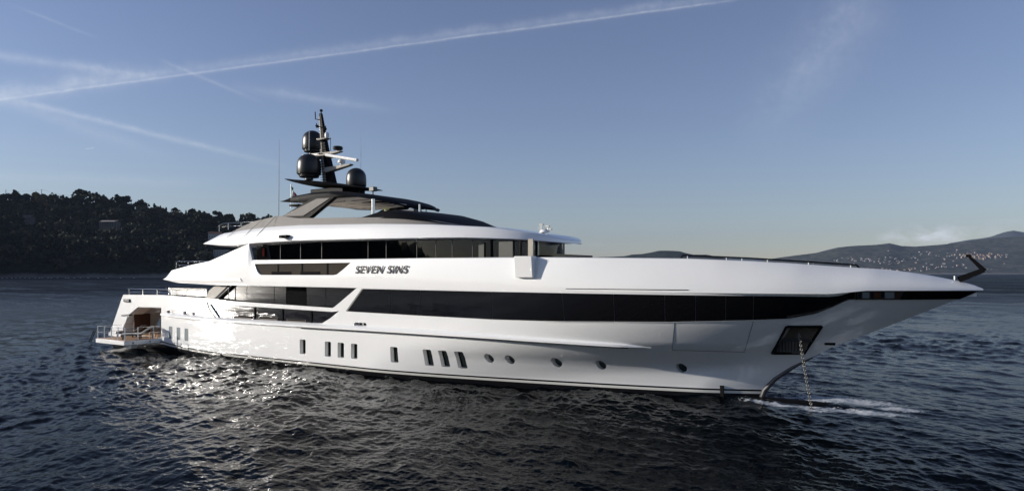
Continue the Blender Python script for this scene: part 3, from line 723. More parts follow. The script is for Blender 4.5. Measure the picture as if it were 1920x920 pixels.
# ------------------------------------------------------------------ mast with its wing, domes and antennas
mb = MB(); secs = []
for k in range(25):
    u = k/24; x = 7.3+7.6*u; zc = 11.93-1.13*(u**.85); wdt = .5+1.0*math.sin(math.pi*(.12+.75*u)); th = (.06+.34*math.sin(math.pi*min(1, u*.95+.03))**.8)
    secs.append([(x, wdt*math.cos(a), zc+th*.5*math.sin(a)*(1.0 if math.sin(a) > 0 else 1.25)) for a in [2*math.pi*j/16 for j in range(16)]])
mb.loft(secs); mast = yp(mb, 'mast', M['black'], smooth=60)
mb = MB().box(10.1, 13.2, -1.0, 1.0, 10.5, 11.0); yp(mb, 'mast_base', M['black'], mast, bevel=.05)
def taper(mb, p0, p1, sx0, sy0, sx1, sy1):
    vs = [(p0[0]-sx0, p0[1]-sy0, p0[2]), (p0[0]+sx0, p0[1]-sy0, p0[2]), (p0[0]+sx0, p0[1]+sy0, p0[2]), (p0[0]-sx0, p0[1]+sy0, p0[2]),
          (p1[0]-sx1, p1[1]-sy1, p1[2]), (p1[0]+sx1, p1[1]-sy1, p1[2]), (p1[0]+sx1, p1[1]+sy1, p1[2]), (p1[0]-sx1, p1[1]+sy1, p1[2])]
    mb.add(vs, [(0, 3, 2, 1), (4, 5, 6, 7), (0, 1, 5, 4), (1, 2, 6, 5), (2, 3, 7, 6), (3, 0, 4, 7)])
base = P(619, 344, 0); top = P(601.5, 213, 0); mid = P(609, 280, 0)
mb = MB(); taper(mb, base, mid, .46, .22, .27, .17); taper(mb, mid, top, .27, .17, .10, .08)
yp(mb, 'mast_column', M['black'], mast, bevel=.02)
mb = MB(); taper(mb, (base[0]-.26, -.2, base[2]), (mid[0]-.14, -.17, mid[2]), .16, .05, .10, .05); taper(mb, (mid[0]-.1, -.17, mid[2]), (top[0]-.06, -.08, top[2]-.2), .055, .03, .03, .02)
M['beige'] = mat('pale beige paint', (.40, .37, .32), .6, spec=.15, noise=(3, .9, 1.08))
yp(mb, 'mast_fairing', M['beige'], mast)
mb = MB()
for k in range(16):
    u = k/15; x = base[0]-.2+(mid[0]-base[0])*u*1.15; z = base[2]+.2+(mid[2]-base[2])*u*1.15; mb.box(x-.28+.1*u, x+.22-.08*u, -.40, -.36, z, z+.035); mb.box(x-.2, x-.17, -.4, -.2, z, z+.03); mb.box(x+.15, x+.18, -.4, -.2, z, z+.03)
yp(mb, 'mast_ladder', M['matt'], mast)
def dome(px, pyt, pyb, wpx, Y, name='satellite_dome'):
    x, zb = at(px, pyb, Y); _, zt = at(px, pyt, Y); xl = at(px-wpx/2, pyb, Y)[0]; xr = at(px+wpx/2, pyb, Y)[0]
    d = FW+RT*(px-960)/F; s = (Y-CY)/d[1]; r = wpx/2*s/F; h = zt-zb
    prof = [(r*.35, -.16), (r*.35, 0), (r*.80, .02), (r*.84, .10*h), (r*.96, .13*h), (r, .18*h), (r*.995, .45*h), (r*.97, .56*h)]
    for k in range(1, 9):
        a = math.pi/2*k/8; prof.append((r*.97*math.cos(a)+.001, .56*h+(.44*h)*math.sin(a)))
    o = yp(MB().lathe(prof, (x, Y, zb), 32), name, M['dome'], mast, smooth=35)
    return x, zb, r
d1 = dome(586, 245, 286, 38, .55)
d2 = dome(579.5, 288.5, 333, 45, -.75)
d3 = dome(668, 315, 354.5, 37.5, .25)
mb = MB().tube([P(580, 246, -.4), P(579.5, 282, -.4)], .025, 6); yp(mb, 'dome_aerial', M['portlite'], mast)
mb = MB(); x, z = at(596, 288, 0); mb.add([(8.3, -.2, z-.05), (x+.4, -.2, z-.22), (x+.4, 1.0, z-.22), (8.3, 1.0, z-.05), (8.3, -.2, z+.05), (x+.4, -.2, z), (x+.4, 1.0, z), (8.3, 1.0, z+.05)], [(0, 3, 2, 1), (4, 5, 6, 7), (0, 1, 5, 4), (1, 2, 6, 5), (2, 3, 7, 6), (3, 0, 4, 7)])
yp(mb, 'dome_bracket', M['greydark'], mast, bevel=.02)
def arm(pa, pb, hw_, h, name='mast_arm'):
    a, c = P(*pa, -.1), P(*pb, -.1); mb = MB()
    mb.add([(a[0], -.1-hw_, a[2]-h), (c[0]-.12, -.1-hw_*.7, c[2]-h*.25), (c[0]-.12, -.1+hw_*.7, c[2]-h*.25), (a[0], -.1+hw_, a[2]-h), (a[0], -.1-hw_, a[2]), (c[0], -.1-hw_*.7, c[2]), (c[0], -.1+hw_*.7, c[2]), (a[0], -.1+hw_, a[2])], [(0, 3, 2, 1), (4, 5, 6, 7), (0, 1, 5, 4), (1, 2, 6, 5), (2, 3, 7, 6), (3, 0, 4, 7)])
    return yp(mb, name, M['beige'], mast, bevel=.015)
arm((606, 287, ), (641, 283), .22, .28); arm((612, 315), (660, 307.5), .24, .36); arm((600, 261), (617, 259), .3, .16); arm((598, 292), (622, 288), .3, .2)
mb = MB(); x, z = at(633.5, 277.5, -.1); mb.lathe([(.1, -.28), (.1, -.12), (.3, -.12), (.34, 0), (.28, .10), (.02, .15)], (x, -.1, z), 20); yp(mb, 'radar_dome', M['dome'], mast, smooth=40)
mb = MB(); x, z = at(640.5, 303, -.1); mb.lathe([(.12, -.2), (.12, -.12), (.24, -.1), (.26, .0), (.2, .12), (.02, .2)], (x, -.1, z), 16); yp(mb, 'satcom_dome', M['portlite'], mast, smooth=40)
mb = MB(); x, z = at(613, 253.5, -.1); mb.lathe([(.13, -.2), (.15, -.1), (.15, .1), (.1, .18), (.02, .2)], (x, -.1, z), 14); yp(mb, 'satcom_dome', M['portlite'], mast, smooth=40)
a, c = P(611.5, 290.5, -.25), P(670, 300.2, -1.1); yp(MB().tube([a, c], .10, 8), 'radar_scanner', M['portlite'], mast)
mb = MB().tube([P(592, 236, -.1), P(612, 242, -.1)], .05, 6).tube([P(593.5, 240, -.1), P(593.5, 231, -.1)], .03, 6).tube([P(610.5, 244, -.1), P(610.5, 236, -.1)], .03, 6); mb.lathe([(.09, -.08), (.09, .08)], P(595, 237, -.1), 8).lathe([(.09, -.08), (.09, .08)], P(609.5, 242, -.1), 8)
yp(mb, 'crosstree', M['matt'], mast)
mb = MB().tube([P(600, 225, -.1), P(591.5, 223.5, -.1), P(591, 210, -.1)], .035, 6).tube([P(602, 216, 0), P(602.4, 205, 0)], .04, 6); mb.lathe([(.1, -.06), (.1, .06)], P(602.3, 207.5, 0), 8); yp(mb, 'mast_head_aerial', M['matt'], mast)
mb = MB().tube([P(619.5, 283, -.1), P(619.8, 258, -.1)], .018, 5); yp(mb, 'whip_aerial', M['matt'], mast)
mb = MB().tube([P(676.5, 320, .6), P(677, 250, .6)], [.014, .005], 5); yp(mb, 'whip_aerial', M['portlite'], mast)
mb = MB().tube([P(522.5, 410, -3.7), P(523, 340, -3.7), P(523.5, 262, -3.7)], [.03, .025, .01], 6); yp(mb, 'whip_aerial', M['portlite'])
mb = MB(); x, z = at(699, 354, -1); mb.box(x-.18, x+.2, -1.15, -.8, z-.15, z+.12); mb.tube([(x, -1, z-.6), (x, -1, z)], .05); yp(mb, 'searchlight', M['greydark'], bevel=.03)
mb = MB(); x, z = at(535, 443.5, -4.4); mb.box(x-.35, x+.35, -4.62, -4.30, z-.05, z+.10); mb.box(x-.2, x+.1, -4.75, -4.5, z-.1, z+.03); yp(mb, 'deck_floodlight', M['black'], bevel=.03)
mb = MB(); c = P(1021, 432, 0); mb.lathe([(.28, 0), (.25, .1), (.1, .18), (.02, .2)], (c[0], 0, c[2]-.1), 16); bs = yp(mb, 'roof_sensor', M['portlite'], smooth=40)
mb = MB()
for px, pt in ((1015, 421), (1026.5, 424), (1031, 430)):
    mb.tube([P(px, 431, 0), P(px, pt, 0)], .02, 5); q = P(px, pt, 0); mb.box(q[0]-.12, q[0]+.12, -.05, .05, q[2]-.03, q[2]+.04)
mb.tube([P(1015, 428, 0), P(1031, 431, 0)], .02, 5).tube([P(1011, 430, 0), P(1011, 424, 0)], .01, 5); yp(mb, 'wind_sensor', M['steeldull'], bs)

# ------------------------------------------------------------------ rails
def rail(pts, posts, Y, r=.016, name='guard_rail', m='steel', mid=True, base=None):
    mb = MB(); top = [P(x, y, Y) for x, y in pts]; mb.tube(top, r, 6)
    for (px, y0, y1) in posts: mb.tube([P(px, y0, Y), P(px, y1, Y)], r, 6)
    if mid: mb.tube([P(x, y+mid, Y) for x, y in pts], r*.7, 5)
    return yp(mb, name, M[m])
rail([(411.5, 422), (418, 419), (475, 415.5)], [(411, 434, 422), (428, 430.5, 418), (452, 426, 417), (474, 422, 415.5)], -2.9, mid=6)
rail([(330.5, 491.5), (333, 490), (392, 489.5)], [(330.5, 503, 491), (353, 498, 490), (375, 494, 489.5)], -4.1, mid=7)
rail([(239, 541), (262, 541.5), (330, 543)], [(242, 555, 541), (268, 556, 542), (295, 556, 543), (322, 556, 543)], -4.1, mid=6)
mb = MB(); _p = [P(*q, -4.1) for q in ((239, 541), (262, 541.5), (330, 543))]; mb.tube([(x, 4.1, z) for x, _, z in _p], .016, 6)
for q in ((242, 541), (268, 542), (295, 543), (322, 543)): x, _, z = P(*q, -4.1); mb.tube([(x, 4.1, z), (x, 4.1, z-.6)], .016, 6)
yp(mb, 'guard_rail', M['steel'])
# bow rail: flat black bar on short posts
XS = [(1276, 478.5), (1280, 478.3), (1400, 483.5), (1500, 489.5), (1606, 496.5), (1614, 501)]
def railpt(px, py):
    Y = -3
    for _ in range(20):
        x, z = at(px, py, Y); Y = .5*Y+.5*-(bu(x, 1)-.22)
    return (*at(px, py, Y)[:1], Y, at(px, py, Y)[1])
mb = MB(); line = [railpt(x, ip(x, XS)) for x in np.linspace(1280, 1606, 30)]; mb.tube(line, .032, 8); mb.tube([line[0], (line[0][0]-.15, line[0][1], line[0][2]-.25)], .04, 6); mb.tube([line[-1], (line[-1][0]+.2, line[-1][1], line[-1][2]-.25)], .04, 6)
br = yp(mb, 'bow_rail', M['black'])
for px in (1289, 1362, 1391, 1439, 1516, 1595):
    q = railpt(px, ip(px, XS)); mb = MB().tube([(q[0], q[1], q[2]), (q[0], q[1], q[2]-.16)], .02, 6).tube([(q[0], q[1], q[2]-.13), (q[0], q[1], q[2]-.40)], .04, 6); yp(mb, 'rail_post', M['portlite'], br)
# folded bow mast
a, e, g = P(1797, 524, -.05), P(1845, 506, -.05), P(1817, 480.5, -.05)
mb = MB(); 
def beam(mb, p, q, w0, w1, t):
    p, q = Vector(p), Vector(q); d = (q-p).normalized(); n = Vector((-d.z, 0, d.x)); 
    vs = []
    for (c, w) in ((p, w0), (q, w1)):
        for sy in (-t, t): vs += [c+n*w+Vector((0, sy, 0)), c-n*w+Vector((0, sy, 0))]
    mb.add(vs, [(0, 1, 3, 2), (4, 6, 7, 5), (0, 4, 5, 1), (2, 3, 7, 6), (0, 2, 6, 4), (1, 5, 7, 3)])
beam(mb, a, e, .12, .09, .10); beam(mb, (e[0]+.02, e[1], e[2]-.04), g, .09, .05, .08); mb.box(g[0]-.1, g[0]+.06, -.15, .05, g[2]-.03, g[2]+.08)
yp(mb, 'bow_mast', M['black'])
yp(MB().tube([P(1790, 524, -.2), P(1790, 517, -.2)], .03, 8), 'bow_light', M['portlite'])

# ------------------------------------------------------------------ stern: beach club, folding platform, aft deck
yp(MB().box(-9.1, -1.8, -4.1, 4.1, .60, .76), 'beach_club_floor', M['teak'], smooth=0)
yp(MB().box(-10.2, -7.2, -3.9, 3.9, .42, .72), 'swim_platform', M['white'], bevel=.03)
boolean(hull, cutter(lambda mb: mb.box(-12, -5.5, -1.7, -.75, 1.05, 2.55)))
yp(MB().box(-6.3, -6.2, -4.0, -2.75, .78, 2.28), 'beach_club_wall', M['wood'], smooth=0)
yp(MB().box(-6.3, -6.2, -1.9, 4.0, .78, 2.28), 'beach_club_wall', M['interior'], smooth=0)
yp(MB().box(-1.95, -1.75, -4.2, 4.0, .78, 2.9), 'bulkhead', M['wood'], smooth=0)
yp(MB().prism([(-3.8, .8), (-3.3, .8), (-2.4, 2.9), (-3.0, 2.9)], 3.2, 3.5), 'frame_strut', M['white'], bevel=.03)
yp(MB().box(-3.9, -1.9, 3.2, 3.4, .8, 1.5), 'side_locker', M['white'], bevel=.02)
# lining frame round the opening
mb = MB()
for (p, q) in zip(BEACH[1:4], BEACH[2:5]):
    d = Vector((q[0]-p[0], 0, q[1]-p[1])).normalized(); n = Vector((-d.z, 0, d.x))*-.05
    mb.add([(p[0], -4.25, p[1]), (q[0], -4.25, q[1]), (q[0]+n.x, -4.25, q[1]+n.z), (p[0]+n.x, -4.25, p[1]+n.z), (p[0], -3.3, p[1]), (q[0], -3.3, q[1]), (q[0]+n.x, -3.3, q[1]+n.z), (p[0]+n.x, -3.3, p[1]+n.z)], [(0, 1, 2, 3), (7, 6, 5, 4), (0, 4, 5, 1), (1, 5, 6, 2), (2, 6, 7, 3), (3, 7, 4, 0)])
yp(mb, 'opening_lining', M['ceil'], smooth=0)
plat = yp(MB().box(-5.75, -1.85, -7.0, -4.1, .40, .70), 'folding_platform', M['white'], bevel=.03)
yp(MB().box(-5.68, -1.92, -6.93, -4.1, .703, .722), 'platform_deck', M['teak'], plat, smooth=0)
yp(MB().prism([(-2.9, .12), (-2.3, .12), (-2.1, .41), (-3.2, .41)], -6.3, -5.9), 'platform_bracket', M['white'], plat)
for y in (-6.4, -5.2): yp(MB().lathe([(.05, -.01), (.05, .02)], (0, 0, 0), 10), 'platform_light', M['matt'], plat).matrix_basis = __import__('mathutils').Matrix.Translation((-1.845, y, .55)) @ __import__('mathutils').Matrix.Rotation(R(90), 4, 'Y')
pr = []
posts = [(-5.65, -6.9), (-4.7, -6.9), (-3.75, -6.9), (-2.85, -6.9), (-1.95, -6.9), (-1.95, -6.0), (-1.95, -4.9)]
for (x, y) in posts:
    yp(MB().tube([(x, y, .72), (x, y, 1.62)], .036, 8), 'stanchion', M['portlite'], plat)
mb = MB()
for z in (1.58, 1.15):
    mb.tube([(-5.65, -4.4, z)]+[(x, y, z) for x, y in posts]+[(-1.95, -4.4, z)], .012, 5)
yp(mb, 'guard_wire', M['steel'], plat)
mb = MB()
for y in (-.9, -.5): pass
for dx in (0, .42): mb.tube([P(167+dx*8, 640, -4.6), P(176+dx*8, 619, -4.6)], .03, 6)
for k in range(6):
    u = k/5; p = P(167+9*u, 640-21*u, -4.6); q = P(171+9*u, 640-21*u, -4.6); mb.tube([p, q], .022, 5)
yp(mb, 'boarding_ladder', M['matt'])
# aft cockpit
yp(MB().box(-7.0, .3, -4.1, 4.1, 3.06, 3.10), 'cockpit_deck', M['teak'], smooth=0)
for (x0, x1, y0, y1, nm) in ((-4.6, -2.2, -2.9, 2.9, 'sofa'),):
    s = yp(MB().box(x0, x1, y0, y1, 3.1, 3.45), 'sun_pad', M['cream'], bevel=.08)
    yp(MB().box(x0+1.9, x0+2.25, y0, y1, 3.46, 4.05), 'pad_backrest', M['cream'], s, bevel=.08)
for px in (315, 345, 377): yp(MB().tube([P(px, 556, -3.9), P(px+8, 542, -3.9)], .03, 6), 'windbreak_strut', M['greydark'])
yp(MB().tube([P(312, 539, -3.9), P(322, 556, -3.9)], .07, 6), 'windbreak_strut', M['greydark'])
yp(MB().box(at(316, 545, -3.9)[0], at(388, 545, -3.9)[0], -3.92, -3.9, 3.5, 4.35), 'windbreak', M['pale'], smooth=0)
mb = MB().box(at(232, 563, -4.4)[0], at(243, 563, -4.4)[0], -4.45, -4.1, at(236, 566, -4.4)[1], at(236, 560, -4.4)[1]); yp(mb, 'stern_cleat', M['greydark'], bevel=.04)
mb = MB().prism([(-7.35, 2.12), (-7.3, 2.22), (-6.3, 2.30), (-6.1, 2.2)], -4.40, -4.15); yp(mb, 'stern_vent', M['greydark'], bevel=.02)
mb = MB()
mb.lathe([(.06, 0), (.06, .42), (.03, .5)], (9.0, -3.85, 6.5), 10)
yp(mb, 'fire_extinguisher', mat('red paint', (.55, .03, .02), .4))

# ------------------------------------------------------------------ loose things on board
def lounger(loc, rz, label, body, pad):
    e = empty('sun_lounger', loc, rz); tag(e, label, 'lounger', 'loungers on the fold-down platform')
    mb = MB().box(-.95, .35, -.32, .32, .26, .31); mb.build('frame', M[body], e)
    for sx in (-.85, .25):
        for sy in (-.26, .26): MB().box(sx-.03, sx+.03, sy-.03, sy+.03, 0, .26).build('leg', M[body], e)
    mb = MB().box(-.95, .33, -.31, .31, .32, .43); mb.build('seat_cushion', M[pad], e, bevel=.04)
    mb = MB().add([(.33, -.31, .33), (.33, .31, .33), (1.02, .31, .80), (1.02, -.31, .80), (.27, -.31, .43), (.27, .31, .43), (.96, .31, .91), (.96, -.31, .91)], [(0, 3, 2, 1), (4, 5, 6, 7), (0, 1, 5, 4), (1, 2, 6, 5), (2, 3, 7, 6), (3, 0, 4, 7)])
    mb.build('back_cushion', M[pad], e, bevel=.04)
    return e
lounger((-2.6, -5.75, .724), R(52), 'cream sun lounger with raised back on the fold-down stern platform, nearest the hull corner', 'greydark', 'cream')
lounger((-4.55, -5.1, .724), R(35), 'dark taupe sun lounger at the aft end of the fold-down stern platform', 'matt', 'taupe')
st = empty('stool', (-2.2, -4.75, .724)); tag(st, 'small teak side stool beside the cream lounger on the stern platform', 'stool')
MB().box(-.22, .22, -.22, .22, .38, .43).build('seat', M['teak'], st, bevel=.01)
for sx in (-.18, .18):
    for sy in (-.18, .18): MB().box(sx-.025, sx+.025, sy-.025, sy+.025, 0, .38).build('leg', M['teak'], st)
tb = empty('coffee_table', (-1.2, -1.0, 3.1)); tag(tb, 'low dark coffee table on the open aft deck under the overhang', 'table')
MB().box(-.6, .6, -1.1, 1.1, .50, .57).build('tabletop', M['taupe'], tb, bevel=.02); MB().box(-.3, .3, -.6, .6, 0, .5).build('pedestal', M['greydark'], tb, bevel=.02)
# anchor chain
def chain():
    a = Vector(hp(1497, 625)); a.y += .12; c = Vector((41.4, -1.35, -.75)); n = 46; mb = MB()
    for k in range(n):
        u = k/n; p = a.lerp(c, u)+Vector((0, 0, -.12*math.sin(math.pi*u))); q = a.lerp(c, (k+1.32)/n)+Vector((0, 0, -.12*math.sin(math.pi*(k+1.32)/n)))
        d = (q-p); ln = d.length; d.normalize(); s = d.cross(Vector((0, 1, 0))).normalized() if k % 2 else Vector((0, 1, 0)).cross(d).cross(d).normalized()
        ring = []
        for j in range(11):
            an = 2*math.pi*j/10; ring.append(p+d*(ln*.5+ln*.5*math.cos(an))+s*(.048*math.sin(an)))
        mb.tube(ring, .021, 5)
    o = mb.build('anchor_chain', M['steeldull']); tag(o, 'galvanised anchor chain hanging from the bow pocket down into the water', 'chain')
chain()
# flag
fl = empty('flag', P(545.5, 370, -1.2)); fl.scale = (1.45, 1.45, 1.25); tag(fl, 'small green, white and red tricolour flag drooping from a short staff behind the mast', 'flag')
MB().tube([(0, 0, -.6), (0, 0, .72)], .02, 6).build('staff', M['portlite'], fl)
mb = MB(); vs = []; fs = []; nu, nv = 18, 8
for lay in (0, .012):
    for i in range(nu+1):
        for j in range(nv+1):
            u, v = i/nu, j/nv; vs.append((.02+.34*u-.05*v*u, .06*math.sin(9*u+2*v)+lay, .58-.5*v-.55*u*(.55+.45*u)))
n1 = (nu+1)*(nv+1); mi = []
for i in range(nu):
    for j in range(nv):
        a = i*(nv+1)+j; k = min(2, i*3//nu); fs.append((a, a+1, a+nv+2, a+nv+1)); mi.append(k); fs.append((a+n1, a+nv+1+n1, a+nv+2+n1, a+1+n1)); mi.append(k)
mb.add(vs, fs); mb.mi = mi
mb.build('cloth', [mat('flag green', (.02, .25, .06), .8), mat('flag white', (.7, .7, .68), .8), mat('flag red', (.45, .02, .03), .8)], fl, weld=False, fixn=False)
# flowers in a vase on the sun deck bar
vz = P(723, 401, -1.8)
fv = empty('flower_vase', (vz[0], -1.8, vz[2])); fv.scale = (.7, .7, .62); tag(fv, 'vase of pale flowers on the sun deck under the black hardtop', 'vase')
MB().lathe([(.10, 0), (.13, .1), (.09, .28), (.11, .32)], (0, 0, 0), 14).build('vase', M['portlite'], fv)
mb = MB(); r2 = random.Random(3)
for k in range(34):
    an = r2.uniform(0, 6.28); rr = r2.uniform(.05, .38); q = (rr*math.cos(an), rr*math.sin(an), .32+r2.uniform(.05, .34)); mb.tube([(0, 0, .28), q], .006, 4)
    mb.lathe([(.005, -.02), (.035, 0), (.005, .03)], q, 6)
mb.build('flowers', mat('pale petals', (.55, .56, .30), .7), fv, weld=False)

# ------------------------------------------------------------------ sea
def fft_tile(N, Lm, wind, wdir, seed, lmin, lmax, rms):
    g = np.random.default_rng(seed); k1 = 2*np.pi*np.fft.fftfreq(N, Lm/N); kx, ky = np.meshgrid(k1, k1, indexing='ij'); k = np.hypot(kx, ky); k[0, 0] = 1e-6
    Lw = wind*wind/9.81; c = (kx*math.cos(wdir)+ky*math.sin(wdir))/k
    S = np.exp(-1/(k*Lw)**2)/k**4*(np.abs(c)**2*.85+.15)*np.where(c < 0, .35, 1)
    S *= (k > 2*np.pi/lmax)*(k < 2*np.pi/lmin)
    h = (g.normal(size=(N, N))+1j*g.normal(size=(N, N)))*np.sqrt(S); h[0, 0] = 0
    H = np.fft.ifft2(h).real; s = rms/H.std()
    DX = np.fft.ifft2(-1j*kx/k*h).real*s; DY = np.fft.ifft2(-1j*ky/k*h).real*s
    return H*s, DX, DY
def samp(T, Lm, x, y, ang):
    ca, sa = math.cos(ang), math.sin(ang); u = (x*ca+y*sa)/Lm; v = (-x*sa+y*ca)/Lm; N = T.shape[0]
    u = (u % 1)*N; v = (v % 1)*N; i = np.floor(u).astype(int); j = np.floor(v).astype(int); fu = u-i; fv_ = v-j; i %= N; j %= N; i1 = (i+1) % N; j1 = (j+1) % N
    return T[i, j]*(1-fu)*(1-fv_)+T[i1, j]*fu*(1-fv_)+T[i, j1]*(1-fu)*fv_+T[i1, j1]*fu*fv_
def build_sea():
    ang = np.concatenate([np.linspace(-108, -43, 460)[:-1], np.linspace(-43, 43, 1150)[:-1], np.linspace(43, 100, 40)[:-1], np.linspace(100, 255, 24)[:-1]])
    n = len(ang); a = np.radians(ang)
    v = np.concatenate([np.linspace(520, 226, 34)[:-1], np.linspace(226, 4, 500)[:-1], np.array([4, 3.2, 2.6, 2, 1.5, 1.1, .8, .6, .5])])
    r = 682.7*5.6/v
    rr, aa = np.meshgrid(r, a, indexing='ij')
    l = rr*np.sin(aa); d = rr*np.cos(aa); X = CX+RT[0]*l+FW[0]*d; Y = CY+RT[1]*l+FW[1]*d
    dr = np.gradient(r)[:, None]*np.ones_like(aa); da = np.gradient(a)[None, :]*rr
    spc = np.maximum(np.abs(dr)*.7, np.abs(da))
    z = np.zeros_like(X); ox = np.zeros_like(X); oy = np.zeros_like(X)
    wd = TH+R(205)                                  # wind sea runs towards the camera and a little left
    for (N, Lm, wind, sd, l0, l1, rms, angk, ch) in ((512, 83.0, 3.5, 1, 2.2, 30, .055, .0, 1.0), (512, 31.7, 2.2, 2, .45, 2.4, .034, .35, 1.0), (512, 7.3, 1.6, 3, .10, .55, .0110, .8, .9)):
        H, DX, DY = fft_tile(N, Lm, wind, wd-angk, sd, l0, l1, rms)
        fade = np.clip(1.9*l0*1.6/np.maximum(spc, 1e-4)/2.2, 0, 1)**1.3
        gust = .48+.85*samp(G0, 260.0, X, Y, .4)
        h = samp(H, Lm, X, Y, angk)*fade*gust; dx = samp(DX, Lm, X, Y, angk)*fade*ch*gust; dy = samp(DY, Lm, X, Y, angk)*fade*ch*gust
        ca, sa = math.cos(angk), math.sin(angk); z += h; ox += -(dx*ca-dy*sa); oy += -(dx*sa+dy*ca)
    # the bulb pushes up a low hump
    dist = np.hypot((X-43.2)/2.0, (Y-0)/.8); z += .05*np.exp(-dist**2)
    co = np.stack([X+ox, Y+oy, z], -1).reshape(-1, 3)
    nr = len(r); I = np.arange(nr*n).reshape(nr, n)
    q = np.stack([I[:-1, :], np.roll(I, -1, 1)[:-1, :], np.roll(I, -1, 1)[1:, :], I[1:, :]], -1).reshape(-1, 4)
    me = bpy.data.meshes.new('sea'); c0 = len(co); co = np.vstack([co, [[CX, CY, 0]]])
    tri = np.stack([np.full(n, c0), np.roll(I[0], -1), I[0]], -1)
    nl = len(q)*4+len(tri)*3
    me.vertices.add(len(co)); me.vertices.foreach_set('co', co.ravel()); me.loops.add(nl)
    me.loops.foreach_set('vertex_index', np.concatenate([q.ravel(), tri.ravel()]).astype(np.int32))
    me.polygons.add(len(q)+len(tri)); me.polygons.foreach_set('loop_start', np.concatenate([np.arange(len(q))*4, len(q)*4+np.arange(len(tri))*3]).astype(np.int32))
    me.polygons.foreach_set('use_smooth', np.ones(len(q)+len(tri), bool)); me.update(); me.validate()
    o = bpy.data.objects.new('sea', me); COL.objects.link(o); o.location = (0, 0, SEA); tag(o, kind='structure', label='dark blue choppy sea', )
    if me.polygons[0].normal.z < 0: me.flip_normals()
    return o
_g = np.random.default_rng(5); _k = np.fft.fftfreq(64)*64; _kx, _ky = np.meshgrid(_k, _k, indexing='ij'); _h = (_g.normal(size=(64, 64))+1j*_g.normal(size=(64, 64)))*((np.hypot(_kx, _ky) > .5)*(np.hypot(_kx, _ky) < 9)/(1+np.hypot(_kx, _ky)))
G0 = np.fft.ifft2(_h).real; G0 = np.clip(G0/G0.std()*.5+.5, 0, 1.2)
sea = build_sea()
def sea_mat():
    m = bpy.data.materials.new('sea water'); m.use_nodes = True; nt = m.node_tree; n = nt.nodes; L = nt.links; bs = n['Principled BSDF']
    bs.inputs['Base Color'].default_value = (.0008, .0018, .0028, 1); bs.inputs['IOR'].default_value = 1.095; bs.inputs['Specular IOR Level'].default_value = .5
    tc = n.new('ShaderNodeTexCoord')
    def mm(op, a, b_=None, clamp=False):
        q = n.new('ShaderNodeMath'); q.operation = op; q.use_clamp = clamp
        for i, v in enumerate((a, b_)):
            if v is None: continue
            if isinstance(v, (int, float)): q.inputs[i].default_value = v
            else: L.new(v, q.inputs[i])
        return q.outputs[0]
    def nz(scale, detail, rough, rot, stretch):
        mp = n.new('ShaderNodeMapping'); mp.inputs['Rotation'].default_value = (0, 0, rot); mp.inputs['Scale'].default_value = stretch; L.new(tc.outputs['Object'], mp.inputs[0])
        q = n.new('ShaderNodeTexNoise'); q.inputs['Scale'].default_value = scale; q.inputs['Detail'].default_value = detail; q.inputs['Roughness'].default_value = rough
        L.new(mp.outputs[0], q.inputs['Vector']); return q.outputs['Fac']
    # wave slopes too fine for the mesh
    vm = n.new('ShaderNodeVectorMath'); vm.operation = 'DISTANCE'; L.new(tc.outputs['Object'], vm.inputs[0]); vm.inputs[1].default_value = (CX, CY, 0)
    far = n.new('ShaderNodeMapRange'); far.inputs[1].default_value = 25; far.inputs[2].default_value = 260; L.new(vm.outputs['Value'], far.inputs[0])
    rg = n.new('ShaderNodeMapRange'); rg.inputs[3].default_value = .03; rg.inputs[4].default_value = .40; L.new(far.outputs[0], rg.inputs[0])
    wind = mm('ADD', .35, mm('MULTIPLY', mm('MULTIPLY', mm('SUBTRACT', mm('ADD', nz(.02, 4, .6, -TH, (1, 4.5, 1)), mm('MULTIPLY', nz(.11, 3, .6, -TH+.1, (1, 5, 1)), .6)), .5), 3.0, True), 1.0)); L.new(mm('MULTIPLY', rg.outputs[0], wind), bs.inputs['Roughness'])
    h = mm('ADD', mm('MULTIPLY', nz(3.2, 3, .55, -TH+.15, (1.0, 2.0, 1)), mm('MULTIPLY', far.outputs[0], .8)), mm('MULTIPLY', nz(11, 2, .5, -TH-.3, (1, 1.5, 1)), .10))
    h2 = mm('MULTIPLY', nz(.55, 3, .6, -TH+.1, (1, 2.4, 1)), mm('MULTIPLY', far.outputs[0], 2.6))
    bp = n.new('ShaderNodeBump'); bp.inputs['Strength'].default_value = 1.0; bp.inputs['Distance'].default_value = .06; L.new(mm('ADD', h, h2), bp.inputs['Height']); L.new(bp.outputs[0], bs.inputs['Normal'])
    # foam streaks round the bulb and chain
    sp = n.new('ShaderNodeSeparateXYZ'); L.new(tc.outputs['Object'], sp.inputs[0])
    def blob(x, y, rx, ry):
        dx = mm('DIVIDE', mm('SUBTRACT', sp.outputs['X'], x), rx); dy = mm('DIVIDE', mm('SUBTRACT', sp.outputs['Y'], y), ry)
        return mm('SUBTRACT', 1.0, mm('ADD', mm('MULTIPLY', dx, dx), mm('MULTIPLY', dy, dy)), True)
    msk = None
    for q in ((42.2, 1.1, 3.4, 1.0), (42.8, -1.05, 3.2, .7), (40.0, -1.2, 2.4, .5), (39.6, .3, .8, .7), (44.4, .1, 1.3, .6), (41.5, -1.6, 1.0, .35)):
        bl = blob(*q); msk = bl if msk is None else mm('MAXIMUM', msk, bl)
    fn = nz(3.6, 9, .8, .2, (1, 1.6, 1)); fn2 = nz(9, 6, .75, .6, (1, 1, 1))
    fm = mm('MULTIPLY', mm('SUBTRACT', mm('ADD', mm('MULTIPLY', msk, .42), mm('ADD', mm('MULTIPLY', fn, 1.1), mm('MULTIPLY', fn2, .55))), 1.05), 9.0, True)
    fm = mm('MULTIPLY', fm, mm('MULTIPLY', msk, 3.0, True))
